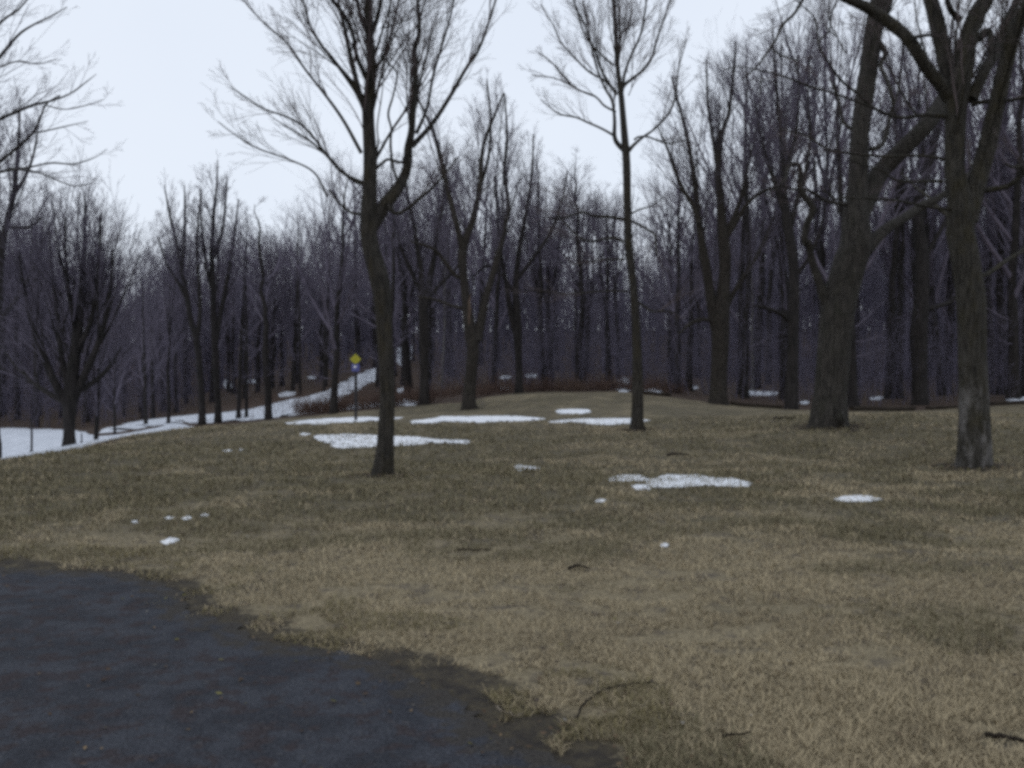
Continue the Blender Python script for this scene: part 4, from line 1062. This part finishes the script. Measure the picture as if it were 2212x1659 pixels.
sx, sy = hit(768, 909)
k = sy / F
root = empty('trail_sign', (sx, sy, h(sx, sy))); tag(root, 'small trail sign, yellow diamond over blue plate on a dark post at the lawn edge', 'sign')
topz = CAMZ + (CV - 763) * k - h(sx, sy)
mb = MB(); mb.tubes(np.array([[0, .05, -.4], [0, .05, topz * .5], [0, .05, topz + .02]]), np.array([.05, .05, .048]), 8, cap=True); mb.build('post', M['post'], root)


def plate(cz, s, m1, name, rot45, parent, r=.2):
    pts = []
    for cx, cz_, a0 in ((1, 1, 0), (-1, 1, 90), (-1, -1, 180), (1, -1, 270)):
        for a in (0, 30, 60, 90):
            pts.append((cx * (1 - r) + r * math.cos(math.radians(a0 + a)), cz_ * (1 - r) + r * math.sin(math.radians(a0 + a))))
    p = np.array(pts) * s
    if rot45:
        c = math.sqrt(.5); p = np.c_[p[:, 0] * c - p[:, 1] * c, p[:, 0] * c + p[:, 1] * c]
    n = len(p)
    f = np.c_[p[:, 0], np.full(n, -.012), p[:, 1] + cz]; bk = f + [0, .014, 0]
    v = np.r_[f, bk, [[0, -.012, cz]], [[0, .002, cz]]]
    i = np.arange(n); j = (i + 1) % n
    q = np.r_[np.stack([i, j, np.full(n, 2 * n), np.full(n, 2 * n)], -1), np.stack([j + n, i + n, np.full(n, 2 * n + 1), np.full(n, 2 * n + 1)], -1), np.stack([i, i + n, j + n, j], -1)]
    mb = MB(); mb.add(v, q); o = mb.build(name, m1, parent)
    for pl in o.data.polygons: pl.use_smooth = False
    return o


zy = CAMZ + (CV - 776) * k - h(sx, sy); zb = CAMZ + (CV - 794) * k - h(sx, sy)
plate(zy, .135, M['yellow'], 'warning_plate', True, root)
o = plate(zb, .13, M['blue'], 'trail_plate', False, root, .3)
mb = MB(); mb.box((-.015, -.016, zb + .02), .05, .003, .035); mb.build('mark', M['white'], o)

for u, v, vt, r, lab in [(68, 985, 905, .035, 'dark stake standing in the snow field near the left margin'),
                         (176, 968, 936, .022, 'short thin stake in the snow between the bushy tree and its right neighbour')]:
    x, y = (u - CU) / F * 30, 30.0
    root = empty('marker_stake', (x, y, h(x, y))); tag(root, lab, 'stake')
    ht = CAMZ + (CV - vt) / F * 30 - h(x, y)
    mb = MB(); mb.tubes(np.array([[0, 0, -.3], [.01, 0, ht * .5], [.0, 0, ht]]), np.array([r, r, r * .9]), 8, cap=True); mb.build('post', M['post'], root)
    mb = MB(); mb.tubes(np.array([[0, 0, -.1], [0, 0, .14], [0, 0, .18]]), np.array([r * 2.6, r * 2.2, r * 1.2]), 8, cap=True); mb.build('collar', M['post'], root)


def stick(name, label, pts, r, m_='stick', seed=0, cat='stick', group=None, forks=(), lift=.012, d=None):
    q = np.random.default_rng(seed)
    w = [flat(u, v) if d is None else tuple(P(u, 0, dd)[:2]) for (u, v), dd in zip(pts, d or [0] * len(pts))]
    a = np.array(w); org = np.r_[a.mean(0), 0.]; org[2] = h(org[0], org[1])
    a3 = np.c_[a, np.linspace(1, 1, len(a)) * 0]
    c, s = catmull(np.c_[a3], max(8, 4 * len(a)))
    z = h(c[:, 0], c[:, 1]) + r + lift + np.abs(q.normal(0, r * .8, len(c)))
    p = np.c_[c[:, :2], z] - org
    mb = MB(); mb.tubes(p, r * np.linspace(1, .5, len(p)), 8, lump=.1, seed=seed, cap=True)
    for t, a_, ln in forks:
        i = int(t * (len(p) - 2)); T = norm(p[i + 1] - p[i]); T = rotz(a_) @ T
        L = np.linspace(0, ln, 5)[:, None]
        mb.tubes(p[i] + T * L + np.c_[np.zeros(5), np.zeros(5), np.linspace(0, .2 * ln, 5)], r * np.linspace(.6, .3, 5), 6, cap=True)
    o = mb.build(name, M[m_]); o.location = org; tag(o, label, cat, group)
    return o


stick('fallen_stick', 'dark straight stick lying on the grass in the bottom right corner', [(2128, 1611), (2165, 1618), (2212, 1627), (2290, 1645)], .012, seed=1)
stick('bent_twig', 'curved grey twig lying on the grass beside the asphalt edge', [(1247, 1562), (1262, 1535), (1290, 1513), (1330, 1500), (1385, 1492), (1410, 1488)], .006, seed=2, forks=((.5, .5, .12),))
stick('pale_twig', 'short pale twig lying at the edge of the asphalt', [(1072, 1543), (1090, 1553), (1112, 1560), (1128, 1556)], .006, 'stick_pale', seed=3, forks=((.4, -.9, .06),), lift=.02)
stick('fallen_stick', 'thin dark stick lying flat in the mid lawn, left of centre', [(988, 1193), (1020, 1194), (1062, 1194)], .010, seed=4)
stick('broken_twig', 'little dark forked twig standing up from the grass in the centre', [(1228, 1242), (1248, 1236), (1272, 1243)], .012, seed=5, forks=((.45, 1.2, .10), (.6, -1.0, .08)))
stick('fallen_stick', 'dark stick in the grass in front of the thickest trunk', [(1672, 948), (1695, 946), (1716, 947)], .03, seed=6)
stick('fallen_stick', 'faint dark stick on the grass between snow patch and thick trunk', [(1440, 995), (1462, 995), (1486, 996)], .03, seed=7)
stick('pale_twig', 'tiny pale twig on the left lawn slope beside faint snow crumbs', [(392, 957), (398, 961), (404, 966)], .016, 'stick_pale', seed=8)
stick('broken_twig', 'thin bent twig on the grass at the lower right middle', [(1560, 1610), (1590, 1606), (1622, 1605)], .006, seed=9)


def log(label, u0, d0, u1, d1, r, seed):
    a = P(u0, 0, d0); b = P(u1, 0, d1); q = np.random.default_rng(seed)
    t = np.linspace(0, 1, 12)[:, None]
    p = a[None] * (1 - t) + b[None] * t
    p[:, 0] += q.normal(0, .04, 12); p[:, 1] += q.normal(0, .05, 12); p[:, 2] = h(p[:, 0], p[:, 1]) + r * .75
    org = p[6].copy(); org[2] = h(org[0], org[1])
    mb = MB(); mb.tubes(p - org, r * np.linspace(1, .7, 12), 10, lump=.07, seed=seed, cap=True)
    o = mb.build('fallen_log', M['stick']); o.location = org; tag(o, label, 'log', 'fallen logs along the lawn edge')


log('long dark log lying along the lawn edge right of the thickest trunk', 1838, 41.8, 1976, 44, .13, 1)
log('dark log lying along the lawn edge left of the thickest trunk', 1580, 45.5, 1690, 43, .10, 2)
log('dark log on the lawn edge between the leaning trunk and the peeling tree', 2000, 44, 2066, 45.2, .10, 3)
log('dark log at the lawn edge by the right margin, beyond the peeling tree', 2140, 47, 2290, 49, .11, 4)
log('short dark log under a snow bank right of the slender straight tree', 1388, 49.5, 1450, 48.8, .11, 5)

# ------------------------------------------------------------------ grass and litter
q = np.random.default_rng(5)
N = 460000
d = 2.6 * (30 / 2.6) ** (q.random(N) ** 1.12)
u = q.uniform(-300, 2520, N)
x = (u - CU) / F * d; y = d + q.normal(0, .02, N)
pd = pathdist(x, y)
keep = ((pd > .02 + .10 * (vnoise(x, y, .3, 6) - .3)) | ((pd > -.55) & (vnoise(x, y, .17, 26) * .6 + vnoise(x, y, .5, 27) * .4 > .60 - .42 * pd))) & (x > -12)
bare = .55 * vnoise(x, y * 1.5, .22, 28) + .45 * vnoise(x, y * 1.4, .8, 29)
keep &= ~((bare > .60 + .1 * q.random(N)) & (q.random(N) < .88))
for bx, by, br in [(-2.25, 16, .3), (3.53, 26, .3), (8.2, 24, .65), (8.5, 17, .45)]:
    keep &= np.hypot(x - bx, y - by) > br * q.uniform(.85, 1.5, N)
keep &= ~((pd < .5) & (vnoise(x, y, .22, 7) > .40 + .9 * pd))
x = x[keep]; y = y[keep]; d = d[keep]; pd = pd[keep]; n = len(x)
cl = vnoise(x, y * 1.6, 1.1, 8) * .55 + vnoise(x, y, 4.5, 9) * .3 + vnoise(x, y, .28, 12) * .15
dry_lit = .22 + .80 * np.exp(-(((x - 1.2) / 4.5) ** 2 + ((y - 6.5) / 3.6) ** 2)) + .25 * np.exp(-(((x + 4) / 4) ** 2 + ((y - 9.5) / 1.6) ** 2))  # blades get the same near tone: dry straw plus painted brightness
pg = smooth(cl + (.5 - dry_lit) * .26, .42, .62)
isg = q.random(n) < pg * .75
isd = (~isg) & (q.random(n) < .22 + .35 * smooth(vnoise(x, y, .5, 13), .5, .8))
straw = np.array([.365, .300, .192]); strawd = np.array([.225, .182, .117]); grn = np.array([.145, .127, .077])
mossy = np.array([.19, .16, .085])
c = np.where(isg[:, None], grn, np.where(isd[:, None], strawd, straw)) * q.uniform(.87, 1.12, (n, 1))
mz = (pd < .9) & (vnoise(x, y, .35, 14) > .55) & (q.random(n) < .7)
c[mz] = mossy * q.uniform(.5, 1.2, (mz.sum(), 1))
sc_ = np.clip(d / 9, .75, 2.6)
L = q.uniform(.03, .085, n) * np.clip(sc_, .8, 1.5) * (.6 + .8 * vnoise(x, y, .6, 15)); Wd = q.uniform(.0018, .0034, n) * sc_
az = q.uniform(0, 6.283, n) + 1.2 * (vnoise(x, y, .9, 16) - .5)
el = np.radians(np.where(isg, q.uniform(20, 60, n), q.uniform(3, 38, n)))
dx = np.cos(az) * np.cos(el); dy = np.sin(az) * np.cos(el); dz = np.sin(el)
z = h(x, y)
b0 = np.stack([x - np.sin(az) * Wd, y + np.cos(az) * Wd, z], -1); b1 = np.stack([x + np.sin(az) * Wd, y - np.cos(az) * Wd, z], -1)
mid = np.stack([x + dx * L * .6, y + dy * L * .6, z + .006 + dz * L * .75], -1)
wv = np.stack([-np.sin(az), np.cos(az), 0 * az], -1) * (Wd * .75)[:, None]
tipp = np.stack([x + dx * L, y + dy * L, z + .006 + dz * L * .9], -1)
V = np.stack([b0, b1, mid - wv, mid + wv, tipp], 1)
i = np.arange(n)[:, None] * 5
Q4 = np.r_[i + np.array([[0, 1, 2, 3]]), i + np.array([[3, 2, 4, 4]])]
mb = MB(); mb.add(V.reshape(-1, 3), Q4, np.repeat(c, 5, 0))
grass = mb.build('grass', M['blades']); tag(grass, kind='stuff')

# dead leaves and grit scattered on and along the asphalt
N = 9000
d = q.uniform(3.2, 19, N) ; u = q.uniform(-300, 2400, N)
x = (u - CU) / F * d; y = d
pd = pathdist(x, y)
keep = (q.random(N) < np.where(pd < 0, .12 + .8 * np.exp(pd / .25), .12 + .75 * np.exp(-pd / .5)))
x = x[keep]; y = y[keep]; pd = pd[keep]
for bx, by, br, nb in [(-2.25, 16, .45, 260), (3.53, 26, .5, 260), (8.2, 24, 1.0, 420), (8.5, 17, .65, 380)]:
    aa = q.uniform(0, 6.283, nb); rr = br * (.55 + np.abs(q.normal(0, .55, nb)))
    x = np.r_[x, bx + rr * np.cos(aa)]; y = np.r_[y, by + rr * np.sin(aa)]; pd = np.r_[pd, np.full(nb, 5.)]
n = len(x)
s = q.uniform(.006, .024, n) * np.clip(y / 8, .9, 1.8); az = q.uniform(0, 6.283, n)
z = h(x, y) + np.where(pd < 0, .018, .02)
ca, sa = np.cos(az), np.sin(az)
corner = np.array([(-1, -.1), (0, -.55), (1, 0), (.1, .55)])
V = np.stack([np.stack([x + s * (ca * a - sa * b_), y + s * (sa * a + ca * b_), z + s * q.uniform(0, .6, n)], -1) for a, b_ in corner], 1)
pal = np.array([[.09, .06, .04], [.14, .10, .06], [.05, .04, .035], [.24, .22, .19], [.12, .11, .04]])
c = pal[q.choice(5, n, p=[.32, .24, .26, .06, .12])] * q.uniform(.6, 1.3, (n, 1))
mb = MB(); mb.add(V.reshape(-1, 3), np.arange(4 * n).reshape(-1, 4), np.repeat(c, 4, 0))
o = mb.build('leaf_litter', M['blades']); tag(o, kind='stuff')

# ------------------------------------------------------------------ light, camera
w = bpy.data.worlds.new('World'); sc.world = w; w.use_nodes = True
nt = w.node_tree
bg = nt.nodes['Background']
SUN_EL, SUN_AZ = math.radians(6), math.radians(205)
sky = nt.nodes.new('ShaderNodeTexSky'); sky.sky_type = 'NISHITA'; sky.sun_disc = False
sky.sun_elevation = SUN_EL; sky.sun_rotation = SUN_AZ
cloud = nt.nodes.new('ShaderNodeRGB'); cloud.outputs[0].default_value = (7.9, 8.45, 9.35, 1)
tcw = nt.nodes.new('ShaderNodeTexCoord')
veil = noise(nt, tcw.outputs['Generated'], 1.6, 4, .5)
cl2 = mix(nt, ramp(nt, veil, .3, .7), cloud.outputs[0], mix(nt, 1.0, cloud.outputs[0], (.91, .925, .95), 'MULTIPLY'))
mx = mix(nt, .92, sky.outputs[0], cl2)
nt.links.new(mx, bg.inputs['Color']); bg.inputs['Strength'].default_value = .113
sun = bpy.data.lights.new('sun', 'SUN'); sun.energy = .5; sun.angle = math.radians(60); sun.color = (1, .95, .88)
so = bpy.data.objects.new('sun', sun); COL.objects.link(so)
dv = Vector((math.sin(SUN_AZ) * math.cos(SUN_EL), math.cos(SUN_AZ) * math.cos(SUN_EL), math.sin(SUN_EL)))
so.rotation_euler = dv.to_track_quat('Z', 'Y').to_euler()

cam = bpy.data.cameras.new('camera'); co = bpy.data.objects.new('camera', cam); COL.objects.link(co)
co.location = (0, 0, CAMZ); co.rotation_euler = (math.radians(90), 0, 0)
cam.sensor_fit = 'HORIZONTAL'; cam.sensor_width = 36; cam.lens = 36 * F / 2212
cam.clip_start = .05; cam.clip_end = 2000
sc.camera = co
sc.view_settings.view_transform = 'Standard'; sc.view_settings.look = 'None'
sc.view_settings.exposure = 0; sc.view_settings.gamma = 1
sc.cycles.filter_width = 3.6
sc.cycles.use_denoising = False
sc.cycles.max_bounces = 5; sc.cycles.diffuse_bounces = 3; sc.cycles.transparent_max_bounces = 4
